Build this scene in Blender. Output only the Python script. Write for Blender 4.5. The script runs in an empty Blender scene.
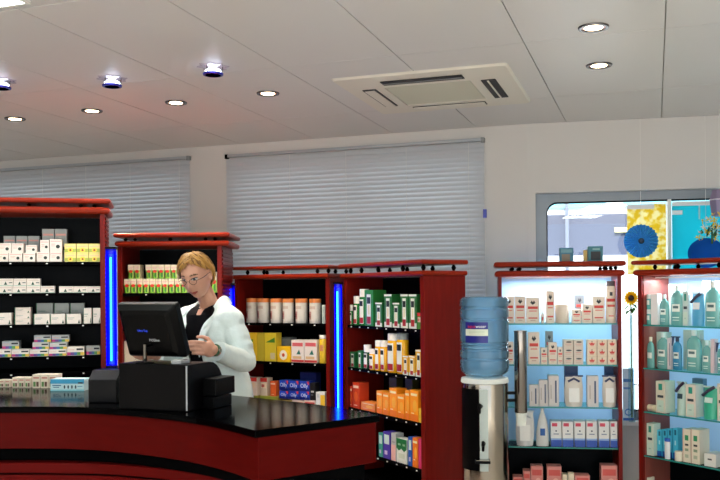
import bpy, bmesh, math, random
from mathutils import Vector, Matrix, noise
random.seed(7)
SC = bpy.context.scene
COL = SC.collection
R = math.radians

# ------------------------------------------------------------------ camera frame
F, PX, PY, ROLL = 855.0, 360.0, 290.0, R(0.45)
EYE, CEIL = 1.43, 2.60
def ray(px, py):
    dx, dy = px - PX, PY - py
    c, s = math.cos(ROLL), math.sin(ROLL)
    return Vector(((dx*c + dy*s)/F, 1.0, (-dx*s + dy*c)/F))
def at_z(px, py, z):
    d = ray(px, py); t = (z - EYE)/d.z
    return Vector((d.x*t, d.y*t, z))
def at_y(px, py, y):
    d = ray(px, py)
    return Vector((d.x*y, y, EYE + d.z*y))
def on_plane(px, py, p, n):           # vertical plane through p (x, y) with normal n (x, y)
    d = ray(px, py); t = (p[0]*n[0] + p[1]*n[1])/(d.x*n[0] + d.y*n[1])
    return Vector((d.x*t, d.y*t, EYE + d.z*t))

# ------------------------------------------------------------------ materials
def lin(c):
    c = c.lstrip('#'); o = []
    for i in (0, 2, 4):
        v = int(c[i:i+2], 16)/255
        o.append(v/12.92 if v <= .04045 else ((v + .055)/1.055)**2.4)
    return (*o, 1)
MATS = {}
def mat(name, col, rough=.5, metal=0, spec=.5, emit=None, estr=0, trans=0, alpha=1, var=0, scale=20, coat=0, stretch=None, bump=0, bdist=.002):
    if name in MATS: return MATS[name]
    m = bpy.data.materials.new(name); m.use_nodes = True
    nt = m.node_tree; b = nt.nodes['Principled BSDF']
    c = lin(col) if isinstance(col, str) else (*col, 1)
    b.inputs['Base Color'].default_value = c
    b.inputs['Roughness'].default_value = rough
    b.inputs['Metallic'].default_value = metal
    b.inputs['Specular IOR Level'].default_value = spec
    b.inputs['Transmission Weight'].default_value = trans
    b.inputs['Alpha'].default_value = alpha
    b.inputs['Coat Weight'].default_value = coat
    b.inputs['Coat Roughness'].default_value = .08
    if emit:
        b.inputs['Emission Color'].default_value = lin(emit); b.inputs['Emission Strength'].default_value = estr
    if var or bump:
        tc = nt.nodes.new('ShaderNodeTexCoord'); mp = nt.nodes.new('ShaderNodeMapping')
        nz = nt.nodes.new('ShaderNodeTexNoise'); nz.inputs['Scale'].default_value = scale; nz.inputs['Detail'].default_value = 5
        if stretch: mp.inputs['Scale'].default_value = stretch
        nt.links.new(tc.outputs['Object'], mp.inputs['Vector']); nt.links.new(mp.outputs['Vector'], nz.inputs['Vector'])
        if var:
            mx = nt.nodes.new('ShaderNodeMix'); mx.data_type = 'RGBA'
            mx.inputs[6].default_value = (*[x*(1 - var) for x in c[:3]], 1); mx.inputs[7].default_value = (*[min(1, x*(1 + var)) for x in c[:3]], 1)
            nt.links.new(nz.outputs['Fac'], mx.inputs[0]); nt.links.new(mx.outputs[2], b.inputs['Base Color'])
        if bump:
            bp = nt.nodes.new('ShaderNodeBump'); bp.inputs['Strength'].default_value = bump; bp.inputs['Distance'].default_value = bdist
            nt.links.new(nz.outputs['Fac'], bp.inputs['Height']); nt.links.new(bp.outputs['Normal'], b.inputs['Normal'])
    MATS[name] = m
    return m
def glassy(name, tint, refl=.12, rough=.03):     # clear sheet glass: straight-through light plus a reflection
    m = bpy.data.materials.new(name); m.use_nodes = True; nt = m.node_tree
    nt.nodes.remove(nt.nodes['Principled BSDF'])
    o = nt.nodes['Material Output']; t = nt.nodes.new('ShaderNodeBsdfTransparent'); g = nt.nodes.new('ShaderNodeBsdfGlossy'); x = nt.nodes.new('ShaderNodeMixShader')
    t.inputs[0].default_value = lin(tint); g.inputs['Roughness'].default_value = rough; x.inputs[0].default_value = refl
    nt.links.new(t.outputs[0], x.inputs[1]); nt.links.new(g.outputs[0], x.inputs[2]); nt.links.new(x.outputs[0], o.inputs[0])
    MATS[name] = m; return m
def frosted(name, col, tr=.6, col2=None, scale=20):
    m = bpy.data.materials.new(name); m.use_nodes = True; nt = m.node_tree
    nt.nodes.remove(nt.nodes['Principled BSDF'])
    o = nt.nodes['Material Output']; d = nt.nodes.new('ShaderNodeBsdfDiffuse'); t = nt.nodes.new('ShaderNodeBsdfTranslucent'); x = nt.nodes.new('ShaderNodeMixShader')
    d.inputs[0].default_value = t.inputs[0].default_value = lin(col); x.inputs[0].default_value = tr
    if col2:                                           # printed pattern in two colours
        tc = nt.nodes.new('ShaderNodeTexCoord'); nz = nt.nodes.new('ShaderNodeTexNoise'); rp = nt.nodes.new('ShaderNodeValToRGB'); nz.inputs['Scale'].default_value = scale
        rp.color_ramp.elements[0].position = .42; rp.color_ramp.elements[1].position = .58; rp.color_ramp.elements[0].color = lin(col); rp.color_ramp.elements[1].color = lin(col2)
        nt.links.new(tc.outputs['Object'], nz.inputs['Vector']); nt.links.new(nz.outputs['Fac'], rp.inputs[0]); nt.links.new(rp.outputs[0], d.inputs[0]); nt.links.new(rp.outputs[0], t.inputs[0])
    nt.links.new(d.outputs[0], x.inputs[1]); nt.links.new(t.outputs[0], x.inputs[2]); nt.links.new(x.outputs[0], o.inputs[0])
    MATS[name] = m; return m
_cc = {}
def P(col, rough=.45):                 # printed card / plastic of one colour
    k = 'print_' + col.lstrip('#') + ('' if rough == .45 else '_%d' % int(rough*100))
    return MATS.get(k) or mat(k, col, rough, var=.04, scale=35)

WALL = mat('wall_paint', '#D9D6D2', .8, var=.03, scale=3)
WALLR = WALL
CEILM = mat('ceiling_panel', '#DCDBDA', .42, var=.015, scale=2)
FLOOR = mat('floor_stone', '#DCD2C4', .35, var=.08, scale=6)
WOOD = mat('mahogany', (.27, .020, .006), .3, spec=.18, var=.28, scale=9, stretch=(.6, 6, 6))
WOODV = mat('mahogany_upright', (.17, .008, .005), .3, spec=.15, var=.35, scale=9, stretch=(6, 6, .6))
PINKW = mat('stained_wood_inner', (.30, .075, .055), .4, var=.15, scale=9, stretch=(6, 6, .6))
DARK = mat('dark_back_panel', '#04070A', .35, spec=.05, var=.1)
BLACK = mat('black_plastic', '#040405', .4, spec=.1)
BLACKM = mat('black_matt', '#030304', .7, spec=.03)
GRANITE = mat('black_granite', '#020203', .11, spec=.04, var=.5, scale=120)
STEEL = mat('stainless_steel', '#A39C90', .14, 1)
CHROME = mat('chrome', '#8E8A86', .09, 1)
ALU = mat('grey_aluminium', '#7F858B', .4, .6)
WHITE = P('#EDEBE6'); CREAM = P('#EFE0CC'); GREY = P('#8C8F90')
SLAT = mat('blind_slat', '#CDD0D5', .45)
GLASS = glassy('window_glass', '#F4FAFB', .06, .0)
SHELFG = glassy('shelf_glass', '#CFEFEA', .1, .03)
TEALE = mat('glass_edge', '#2E8E86', .2)
FROST = frosted('frosted_back', '#D6ECFF', .72)
BLUEL = mat('blue_neon', '#0A30FF', .3, emit='#0414FF', estr=6)
BLUEC = mat('cyan_core', '#30C0FF', .3, emit='#20B4FF', estr=5.5)
BLUEH = mat('blue_reflector', '#0812B8', .25)
SKIN = mat('skin', '#D29A80', .5, var=.05, scale=40)
COATM = mat('coat_cloth', '#DDE9E7', .85, spec=.2, var=.03, scale=13, bump=1.0, bdist=.012)
HAIRM = mat('blond_hair', '#B88A45', .45, var=.35, scale=70, stretch=(1, 1, .25))
HAIRD = mat('dark_blond_hair', '#7E5626', .5, var=.3, scale=70)

# ------------------------------------------------------------------ mesh builder
class MB:
    def __init__(s): s.v, s.f, s.mi, s.sm, s.mats = [], [], [], [], []
    def slot(s, m):
        if m not in s.mats: s.mats.append(m)
        return s.mats.index(m)
    def add(s, vs, fs, m, smooth=False, M=None):
        o = len(s.v); k = s.slot(m)
        s.v += [tuple(M @ Vector(v)) if M else tuple(v) for v in vs]
        for f in fs: s.f.append([o + i for i in f]); s.mi.append(k); s.sm.append(smooth)
        return s
    def box(s, x0, x1, y0, y1, z0, z1, m, M=None):
        v = [(x, y, z) for z in (z0, z1) for y in (y0, y1) for x in (x0, x1)]
        return s.add(v, [(0, 2, 3, 1), (4, 5, 7, 6), (0, 1, 5, 4), (1, 3, 7, 5), (3, 2, 6, 7), (2, 0, 4, 6)], m, False, M)
    def prism(s, poly, z0, z1, m, M=None, smooth=False):
        n = len(poly); v = [(p[0], p[1], z0) for p in poly] + [(p[0], p[1], z1) for p in poly]
        s.add(v, [tuple(range(n))[::-1], tuple(range(n, 2*n))], m, False, M)
        o = len(s.v) - 2*n; k = s.slot(m)
        for i in range(n):
            j = (i + 1) % n; s.f.append([o + i, o + j, o + n + j, o + n + i]); s.mi.append(k); s.sm.append(smooth)
        return s
    def lathe(s, prof, m, seg=24, sx=1, sy=1, M=None, a0=0, a1=2*math.pi, smooth=True):
        full = abs(a1 - a0 - 2*math.pi) < 1e-6; n = seg if full else seg + 1
        v = [(r*math.cos(a0 + (a1 - a0)*k/seg)*sx, r*math.sin(a0 + (a1 - a0)*k/seg)*sy, z) for r, z in prof for k in range(n)]
        f = []
        for i in range(len(prof) - 1):
            for k in range(seg):
                l = (k + 1) % n; f.append((i*n + k, i*n + l, (i + 1)*n + l, (i + 1)*n + k))
        s.add(v, f, m, smooth, M)
        if full:
            if prof[0][0] > 1e-5: s.add(v[:n], [tuple(range(n))[::-1]], m, False, M)
            if prof[-1][0] > 1e-5: s.add(v[-n:], [tuple(range(n))], m, False, M)
        return s
    def tube(s, pts, rad, m, seg=10, M=None, closed=False):
        pts = [Vector(p) for p in pts]; n = len(pts)
        rad = rad if isinstance(rad, (list, tuple)) else [rad]*n
        v, up = [], None
        for i, p in enumerate(pts):
            t = (pts[(i + 1) % n] - pts[i - 1]) if closed else (pts[min(i + 1, n - 1)] - pts[max(i - 1, 0)])
            t.normalize()
            if up is None: up = t.orthogonal().normalized()
            up = (up - t*up.dot(t)).normalized(); b = t.cross(up)
            for k in range(seg):
                a = 2*math.pi*k/seg; v.append(p + (up*math.cos(a) + b*math.sin(a))*rad[i])
        f = [(i*seg + k, i*seg + (k + 1) % seg, ((i + 1) % n)*seg + (k + 1) % seg, ((i + 1) % n)*seg + k) for i in range(n if closed else n - 1) for k in range(seg)]
        if not closed: f += [tuple(range(seg))[::-1], tuple(range((n - 1)*seg, n*seg))]
        return s.add(v, f, m, True, M)
    def ball(s, c, r, m, seg=16, rings=10, M=None):
        r = r if isinstance(r, (list, tuple)) else (r, r, r)
        v = [(c[0], c[1], c[2] - r[2])]
        for i in range(1, rings):
            a = math.pi*i/rings - math.pi/2
            v += [(c[0] + r[0]*math.cos(a)*math.cos(2*math.pi*k/seg), c[1] + r[1]*math.cos(a)*math.sin(2*math.pi*k/seg), c[2] + r[2]*math.sin(a)) for k in range(seg)]
        v.append((c[0], c[1], c[2] + r[2])); n = len(v) - 1
        f = [(0, 1 + (k + 1) % seg, 1 + k) for k in range(seg)] + [(n, n - seg + k, n - seg + (k + 1) % seg) for k in range(seg)]
        for i in range(rings - 2):
            for k in range(seg):
                a = 1 + i*seg; f.append((a + k, a + (k + 1) % seg, a + seg + (k + 1) % seg, a + seg + k))
        return s.add(v, f, m, True, M)
    def cap(s, a, b, ra, rb, m, seg=12, M=None):     # tapered limb segment with round ends
        a, b = Vector(a), Vector(b); d = b - a; L = d.length; q = d.to_track_quat('Z', 'Y').to_matrix().to_4x4()
        pr = [(0.0001, -ra)] + [(ra*math.cos(R(t)), ra*math.sin(R(t))) for t in (-60, -30, 0)] + [(rb*math.cos(R(t)), L + rb*math.sin(R(t))) for t in (0, 30, 60)] + [(0.0001, L + rb)]
        T = Matrix.Translation(a) @ q
        return s.lathe(pr, m, seg, M=(M @ T) if M else T)
    def rect(s, u0, v0, u1, v1, y, m):                # printed patch on a front face (x, z plane)
        return s.add([(u0, y, v0), (u1, y, v0), (u1, y, v1), (u0, y, v1)], [(0, 1, 2, 3)], m)
    def disc(s, u, v, ru, rv, y, m, n=12):
        return s.add([(u + ru*math.cos(2*math.pi*k/n), y, v + rv*math.sin(2*math.pi*k/n)) for k in range(n)], [tuple(range(n))], m)
    def poly(s, pts, y, m): return s.add([(a, y, b) for a, b in pts], [tuple(range(len(pts)))], m)
    def text(s, body, size, m, M, depth=.0004):
        cu = bpy.data.curves.new('lettering', 'FONT'); cu.body = body; cu.size = size; cu.extrude = depth; cu.align_x = 'CENTER'; cu.align_y = 'CENTER'; cu.resolution_u = 2
        o = bpy.data.objects.new('lettering', cu); COL.objects.link(o)
        dg = bpy.context.evaluated_depsgraph_get(); dg.update()
        me = bpy.data.meshes.new_from_object(o.evaluated_get(dg))
        s.add([v.co.copy() for v in me.vertices], [tuple(p.vertices) for p in me.polygons], m, False, M)
        bpy.data.objects.remove(o); bpy.data.curves.remove(cu); bpy.data.meshes.remove(me); return s
    def mesh(s, name):
        me = bpy.data.meshes.new(name); me.from_pydata(s.v, [], s.f)
        for m in s.mats: me.materials.append(m)
        me.polygons.foreach_set('material_index', s.mi); me.polygons.foreach_set('use_smooth', s.sm)
        me.update()
        if any(s.sm): me.set_sharp_from_angle(angle=R(45))
        return me
    def build(s, name, parent=None, loc=(0, 0, 0), rz=0, bevel=0):
        o = bpy.data.objects.new(name, s.mesh(name)); COL.objects.link(o)
        o.location = loc; o.rotation_euler = (0, 0, rz)
        if parent: o.parent = parent
        if bevel:
            b = o.modifiers.new('edge', 'BEVEL'); b.width = bevel; b.segments = 2; b.limit_method = 'ANGLE'
        return o
def tag(o, label, cat, group=None, kind=None):
    o['label'] = label; o['category'] = cat
    if group: o['group'] = group
    if kind: o['kind'] = kind
    return o
def thing(name, label, cat, loc=(0, 0, 0), rz=0, group=None):
    o = bpy.data.objects.new(name, None); COL.objects.link(o); o.location = loc; o.rotation_euler = (0, 0, rz); o.empty_display_size = .1
    return tag(o, label, cat, group)
def struct(o, label=None):
    o['kind'] = 'structure'
    if label: o['label'] = label; o['category'] = o.name.split('_')[0]
    return o
# text facing -y (readable from the front)
def TF(x, y, z): return Matrix.Translation((x, y, z)) @ Matrix.Rotation(R(90), 4, 'X')

# ------------------------------------------------------------------ room shell
TH = R(19)
UD, WD = Vector((math.cos(TH), -math.sin(TH), 0)), Vector((math.sin(TH), math.cos(TH), 0))
K = Vector((1.195, 6.07, 0))                       # the bend between the blind wall and the window wall
A1, A2 = R(19.2), R(11)
D1 = Vector((math.cos(A1), -math.sin(A1), 0)); N1 = Vector((math.sin(A1), math.cos(A1), 0))    # along the wall to the right, and outwards
D2 = Vector((math.cos(A2), -math.sin(A2), 0)); N2 = Vector((math.sin(A2), math.cos(A2), 0))
def s1(px, py, off=0):
    p = on_plane(px, py, K + N1*off, N1); return (p - K).dot(D1), p.z
def s2(px, py, off=0):
    p = on_plane(px, py, K + N2*off, N2); return (p - K).dot(D2), p.z

b = MB(); b.box(-5, 4.6, -4.2, 9, -.1, 0, FLOOR); struct(b.build('floor'))
# ceiling: separate panels with open joints under a dark deck
b = MB()
us = [.054 + .632*k for k in range(-10, 7)]; ws = [-3.3, -2.04, -.81, .42, 1.65, 2.876, 4.10, 5.33, 6.5]
PANEL_CELLS = {(us.index(min(us, key=lambda u: abs(u + 2.976))), 4)}
DARKJ = mat('ceiling_joint', '#d2cfcb', .9)
for i in range(len(us) - 1):
    for j in range(len(ws) - 1):
        g0 = .009 if ws[j] == 2.876 else .0025
        q = [UD*us[i] + WD*ws[j], UD*us[i+1] + WD*ws[j], UD*us[i+1] + WD*ws[j+1], UD*us[i] + WD*ws[j+1]]
        c = sum(q, Vector())/4
        q = [q[0] + UD*.0025 + WD*g0, q[1] - UD*.0025 + WD*g0, q[2] - UD*.0025 - WD*.0025, q[3] + UD*.0025 - WD*.0025]
        b.prism([(p.x, p.y) for p in q], CEIL, CEIL + .012, CEILM)
q = [UD*us[0] + WD*ws[0], UD*us[-1] + WD*ws[0], UD*us[-1] + WD*ws[-1], UD*us[0] + WD*ws[-1]]
b.prism([(p.x, p.y) for p in q], CEIL + .02, CEIL + .12, DARKJ)
struct(b.build('ceiling'))

def wall_pieces(name, org, ang, rects, thick=.2, m=WALL):
    b = MB()
    for x0, x1, z0, z1 in rects: b.box(x0, x1, 0, thick, z0, z1, m)
    return struct(b.build(name, loc=org, rz=-ang))
# blind wall with two window openings
bl = [(s1(-40, 168)[0], s1(191.5, 157)[0], s1(191.5, 157)[1]), (s1(227.5, 155)[0], s1(485, 140)[0], s1(485, 140)[1])]
zt, zb = 2.46, .92
xs = [-6.2, bl[0][0] + .03, bl[0][1] - .03, bl[1][0] + .03, bl[1][1] - .03, 0]
wall_pieces('wall_back', K, A1, [(xs[0], xs[5], zt, CEIL), (xs[0], xs[5], 0, zb), (xs[0], xs[1], zb, zt), (xs[2], xs[3], zb, zt), (xs[4], xs[5], zb, zt)])
for n, (x0, x1) in enumerate(((xs[1], xs[2]), (xs[3], xs[4]))):
    b = MB(); fw = .05
    for r in ((x0, x1, zb, zb + fw), (x0, x1, zt - fw, zt), (x0, x0 + fw, zb, zt), (x1 - fw, x1, zb, zt), ((x0 + x1)/2 - .03, (x0 + x1)/2 + .03, zb, zt)): b.box(r[0], r[1], .1, .16, r[2], r[3], ALU)
    w = struct(b.build('window_%d' % (n + 2), loc=K, rz=-A1))
    g = MB(); g.box(x0 + .01, x1 - .01, .125, .131, zb + .01, zt - .01, GLASS); struct(g.build('pane', w))
# window wall
wl, wtop = s2(535.5, 195)[0], s2(640, 190)[1]
wbot = s2(630, 420)[1]
wr = 2.75
wall_pieces('wall_right_window', K, A2, [(0, wr + .5, wtop, CEIL), (0, wr + .5, 0, wbot), (0, wl, wbot, wtop), (wr, wr + .5, wbot, wtop)], .22)
b = MB(); b.box(4.0, 4.2, -3.4, 6.6, 0, CEIL, WALL); struct(b.build('wall_right'))
b = MB(); b.box(-4.75, -4.55, -3.4, 8.1, 0, CEIL, WALL); struct(b.build('wall_left'))
# shop window: aluminium frame with a rounded corner, mullion, glass, sill
b = MB(); il = s2(546.5, 200)[0]; it = s2(640, 199)[1] + .0
def rrect(x0, x1, z0, z1, r, n=8):
    o = []
    for cx, cz, a in ((x1 - r, z1 - r, 0), (x0 + r, z1 - r, 90), (x0 + r, z0 + r, 180), (x1 - r, z0 + r, 270)):
        o += [(cx + r*math.cos(R(a + 90*k/n)), cz + r*math.sin(R(a + 90*k/n))) for k in range(n + 1)]
    return o
def ring(b, ou, inn, y0, y1, m):
    n = len(ou)
    v = [(p[0], y, p[1]) for y in (y0, y1) for poly in (ou, inn) for p in poly]
    f = []
    for i in range(n):
        j = (i + 1) % n
        f += [(i, n + i, n + j, j), (2*n + i, 2*n + j, 3*n + j, 3*n + i), (n + i, 3*n + i, 3*n + j, n + j), (i, j, 2*n + j, 2*n + i)]
    b.add(v, f, m)
ring(b, rrect(wl, wr, wbot, wtop, .001), rrect(il, wr - .06, wbot + .05, it, .075), .07, .14, ALU)
ring(b, rrect(il, wr - .06, wbot + .05, it, .075), rrect(il + .008, wr - .068, wbot + .058, it - .008, .07), .075, .13, BLACKM)
w = struct(b.build('window_1', loc=K, rz=-A2))
g = MB(); g.box(il + .002, wr - .062, .100, .106, wbot + .052, it - .002, GLASS); struct(g.build('pane', w))
mx = s2(669, 230, .1)[0]
g = MB(); g.box(mx - .012, mx + .012, .07, .14, wbot + .05, it, WHITE); struct(g.build('mullion', w))
g = MB(); g.box(wl, wr, -.06, .075, wbot - .03, wbot, WHITE); struct(g.build('sill', w))

# ------------------------------------------------------------------ blinds
def blind(x0, x1, ztop, zlow, label, cords):
    t = thing('venetian_blind', label, 'blind', K, -A1, 'venetian blinds on the back wall')
    b = MB(); b.box(x0, x1, -.045, -.008, ztop - .022, ztop, mat('headrail', '#B4B9BF', .3, .3)); b.build('headrail', t, bevel=.002)
    b = MB(); z = ztop - .045; n = 0
    while z > zlow + .02:
        L = x1 - .005 - x0
        Mx = Matrix.Translation((x0 + .003, -.026, z)) @ Matrix.Rotation(R(64), 4, 'X')
        # gently crowned slat: three facets
        v = [(xx, yy, zz) for xx in (0, L) for yy, zz in ((-.0205, -.0016), (-.007, .0012), (.007, .0012), (.0205, -.0016))]
        b.add(v, [(0, 1, 5, 4), (1, 2, 6, 5), (2, 3, 7, 6)], SLAT, True, Mx)
        z -= .034
    b.build('slats', t)
    b = MB(); b.box(x0, x1, -.037, -.015, zlow, zlow + .014, SLAT); b.build('bottom_rail', t)
    for c in cords:
        b = MB(); b.tube([(c, -.042, zlow + .01), (c, -.042, ztop - .03)], .0012, WHITE, 6); b.build('ladder_cord', t)
    b = MB(); b.box(x0 - .001, x0 + .022, -.047, -.006, ztop - .032, ztop + .002, BLACKM if x0 > -3 else SLAT); b.build('end_bracket', t)
    b = MB(); b.box(x1 - .022, x1 + .001, -.047, -.006, ztop - .032, ztop + .002, GREY); b.build('end_bracket', t)
    return t
c1 = [s1(px, 190)[0] for px in (46, 89, 133, 182)]
blind(bl[0][0], bl[0][1], s1(150, 159.5)[1], .98, 'grey closed slatted blind above the tallest cabinet', c1)
c2 = [s1(px, 200)[0] for px in (292, 348, 408, 470)]
t = blind(bl[1][0], bl[1][1], s1(350, 147.5)[1], .98, 'wide grey closed slatted blind above the cabinet with the tins', c2)
b = MB(); xx = s1(486, 214)[0]; zz = s1(486, 214)[1]
b.box(xx - .012, xx + .012, -.05, -.03, zz - .03, zz + .03, P('#5560C8')); b.tube([(xx, -.04, zz + .02), (xx, -.04, 2.4)], .0015, WHITE, 6); b.tube([(xx, -.04, 1.15), (xx, -.04, zz - .02)], .0015, WHITE, 6); b.build('pull_cord', t)

# ------------------------------------------------------------------ ceiling fixtures
def spot(loc, power, col, size=R(110), blend=.7, r=.04):
    l = bpy.data.lights.new('downlight_lamp', 'SPOT'); l.energy = power; l.color = col; l.spot_size = size; l.spot_blend = blend; l.shadow_soft_size = r
    o = bpy.data.objects.new('downlight_lamp', l); COL.objects.link(o); o.location = loc; return o
WARMG = mat('warm_lamp', '#FFF2DC', .3, emit='#FFE2B8', estr=14)
COOLG = mat('cool_lamp', '#F4F6FF', .3, emit='#E6EEFF', estr=3.5)
REFL = mat('lamp_reflector', '#B9786A', .12, .9)
def downlight(px, py, label, group, r=.068, power=42):
    p = at_z(px, py, CEIL); t = thing('downlight', label, 'ceiling light', (p.x, p.y, CEIL), 0, group)
    b = MB(); b.lathe([(r*.74, -.001), (r*.78, -.008), (r*.95, -.008), (r, -.003), (r, 0)], mat('lamp_ring', '#6E6A6C', .25, .8), 32); b.build('trim_ring', t)
    b = MB(); b.lathe([(r*.80, -.0045), (r*.74, -.0025), (r*.60, -.0012)], REFL, 28); b.build('reflector', t)
    b = MB(); b.lathe([(.0005, -.006), (r*.45, -.0058), (r*.66, -.004), (r*.68, -.001)], WARMG, 24); b.build('bulb', t)
    spot((p.x, p.y, CEIL - .03), power, (1, .82, .62))
dg_ = 'warm recessed downlights along the blinds'
for px, py, lb in ((15, 118.5, 'round warm recessed downlight closest to the photo edge, end of its row'), (92, 110.5, 'round warm recessed downlight, second in its row from the photo edge'),
                   (176, 102.3, 'round warm recessed downlight, third in its row from the photo edge'), (268, 93, 'round warm recessed downlight, last in its row before the air conditioner')):
    downlight(px, py, lb, dg_)
downlight(593.5, 27, 'larger looking recessed downlight of the pair beside the air conditioner, away from the wall', 'pair of downlights by the air conditioner', power=15)
downlight(599, 65, 'recessed downlight of the pair beside the air conditioner, closer to the wall', 'pair of downlights by the air conditioner', power=15)
for px, py, lb in ((1, 80, 'cool crystal spotlight cut by the photo edge'), (112, 78, 'cool crystal spotlight in the middle of its row of three'), (213, 66, 'cool crystal spotlight, last of its row toward the air conditioner')):
    p = at_z(px, py, CEIL); t = thing('crystal_spotlight', lb, 'ceiling light', (p.x, p.y, CEIL), 0, 'cool crystal spotlights')
    b = MB(); r = .085
    b.prism([(r*(1 if k % 2 == 0 else .72)*math.cos(R(22.5*k)), r*(1 if k % 2 == 0 else .72)*math.sin(R(22.5*k))) for k in range(16)], -.006, 0, glassy('crystal', '#F3EDF2', .3, .05)); b.build('star_plate', t)
    b = MB(); b.lathe([(.040, -.050), (.052, -.048), (.054, -.040), (.046, -.036), (.040, -.038), (.040, -.050)], mat('blue_chrome', '#2E32C8', .12, .6), 28)
    for k in range(3): b.tube([(.047*math.cos(2.1*k), .047*math.sin(2.1*k), -.040), (.05*math.cos(2.1*k), .05*math.sin(2.1*k), -.006)], .003, CHROME, 6)
    b.build('holder', t)
    b = MB(); b.ball((0, 0, -.028), (.042, .042, .018), COOLG, 24, 12); b.build('bulb', t)
    spot((p.x, p.y, CEIL - .07), 20, (.93, .95, 1), r=.03)
# fluorescent panels: one in view at the corner, the others unseen behind the viewer, added to light the room
for k, (u, w_) in enumerate(((-2.66, 2.52), (-2.66, .1), (-.76, .1), (1.13, .1), (-.76, -1.6), (1.13, -1.6))):
    p = UD*u + WD*w_; t = thing('ceiling_light_panel', 'square glowing light panel at the top corner of the ceiling' if k == 0 else 'unseen ceiling light panel added behind the viewer', 'ceiling light', (p.x, p.y, CEIL), -TH, None if k == 0 else 'added light panels behind the viewer')
    b = MB()
    for q in ((-.3, .3, -.3, -.285), (-.3, .3, .285, .3), (-.3, -.285, -.285, .285), (.285, .3, -.285, .285)): b.box(*q, -.012, 0, WHITE)
    b.build('frame', t)
    b = MB(); b.box(-.285, .285, -.285, .285, -.009, -.002, mat('diffuser', '#FFFFFF', .4, emit='#F2FFF8', estr=9)); b.build('diffuser', t)

# air conditioner cassette
p = sum((at_z(*q, CEIL) for q in ((332, 79.5), (505, 63.5), (530, 101))), Vector())
c = (at_z(332, 79.5, CEIL) + at_z(530, 101, CEIL))/2
d = at_z(505, 63.5, CEIL) - at_z(332, 79.5, CEIL); ang = math.atan2(d.y, d.x)
ac = thing('air_conditioner', 'square white cassette air conditioner set in the ceiling', 'air conditioner', (c.x, c.y, CEIL), ang)
ACW = mat('ac_plastic', '#E4E0D4', .45); ACG = mat('ac_grille', '#C6C5B6', .5)
b = MB(); hs = .49
ring_o = rrect(-hs, hs, -hs, hs, .03); ring_i = rrect(-.25, .25, -.25, .25, .012)
v = [(x, y, z) for pl, z in ((ring_o, 0), (rrect(-hs + .012, hs - .012, -hs + .012, hs - .012, .03), -.011), (ring_i, -.017), (ring_i, -.003)) for x, y in pl]
n = len(ring_o); b.add(v, [(r_*n + i, r_*n + (i + 1) % n, (r_ + 1)*n + (i + 1) % n, (r_ + 1)*n + i) for r_ in range(3) for i in range(n)], ACW, False); b.build('fascia', ac)
b = MB(); b.box(-.248, .248, -.248, .248, -.030, -.018, ACG)
for k in range(19): b.box(-.24, .24, -.238 + k*.0253, -.226 + k*.0253, -.0325, -.030, ACG)
b.build('intake_grille', ac, (0, 0, .017))
for k, a in enumerate((0, 90, 180, 270)):
    M = Matrix.Rotation(R(a), 4, 'Z')
    b = MB(); z0 = -.0315
    b.box(-.23, .23, .305, .385, -.036, z0, mat('vent_dark', '#15151A', .6), M)
    if a in (0,): b.box(-.225, .225, .31, .38, -.0400, -.036, ACW, M)
    b.build('air_outlet', ac, (0, 0, .0165))
    b = MB()
    if a in (90,): b.box(-.215, .215, .315, .375, -.0405, -.037, ACW, M)
    else: b.box(-.222, .222, .338, .347, -.0405, -.036, ACW if a in (0, 270) else mat('vane', '#77777A', .5), M)
    b.build('louvre_flap', ac, (0, 0, .0165))

# ------------------------------------------------------------------ product builders (local: front face on y = 0 looking to -y, base z = 0, centred on x)
def carton(b, w, d, h, body, pat, r=random):
    b.box(-w/2, w/2, 0, d, 0, h, body)
    y = -.0005
    X = lambda u: (u - .5)*w
    Z = lambda v: v*h
    for e in pat:
        k = e[0]
        if k == 'r': b.rect(X(e[1]), Z(e[2]), X(e[3]), Z(e[4]), y*(e[6] if len(e) > 6 else 1), P(e[5]))
        elif k == 'd': b.disc(X(e[1]), Z(e[2]), e[3]*min(w, h), e[3]*min(w, h), y*1.6, P(e[4]))
        elif k == 'e': b.disc(X(e[1]), Z(e[2]), e[3]*w, e[4]*h, y*(e[6] if len(e) > 6 else 1.3), P(e[5]))
        elif k == 'p': b.poly([(X(u), Z(v)) for u, v in e[1]], y*(e[3] if len(e) > 3 else 1.9), P(e[2]))
        elif k == 't': b.text(e[1], e[2]*h, P(e[5]), TF(X(e[3]), y*2.2, Z(e[4])) @ Matrix.Diagonal((e[6] if len(e) > 6 else 1, 1, 1, 1)), .0002)
    return b
def bottle_profile(kind, r, h):
    if kind == 'round': return [(r*.93, 0), (r, .03*h), (r, .62*h), (r*.93, .72*h), (r*.7, .79*h), (r*.38, .83*h), (r*.34, .86*h)]
    if kind == 'straight': return [(r*.95, 0), (r, .02*h), (r, .70*h), (r*.97, .74*h)]
    if kind == 'cone': return [(r*.96, 0), (r, .03*h), (r*.98, .35*h), (r*.72, .65*h), (r*.36, .84*h), (r*.3, .88*h)]
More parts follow.
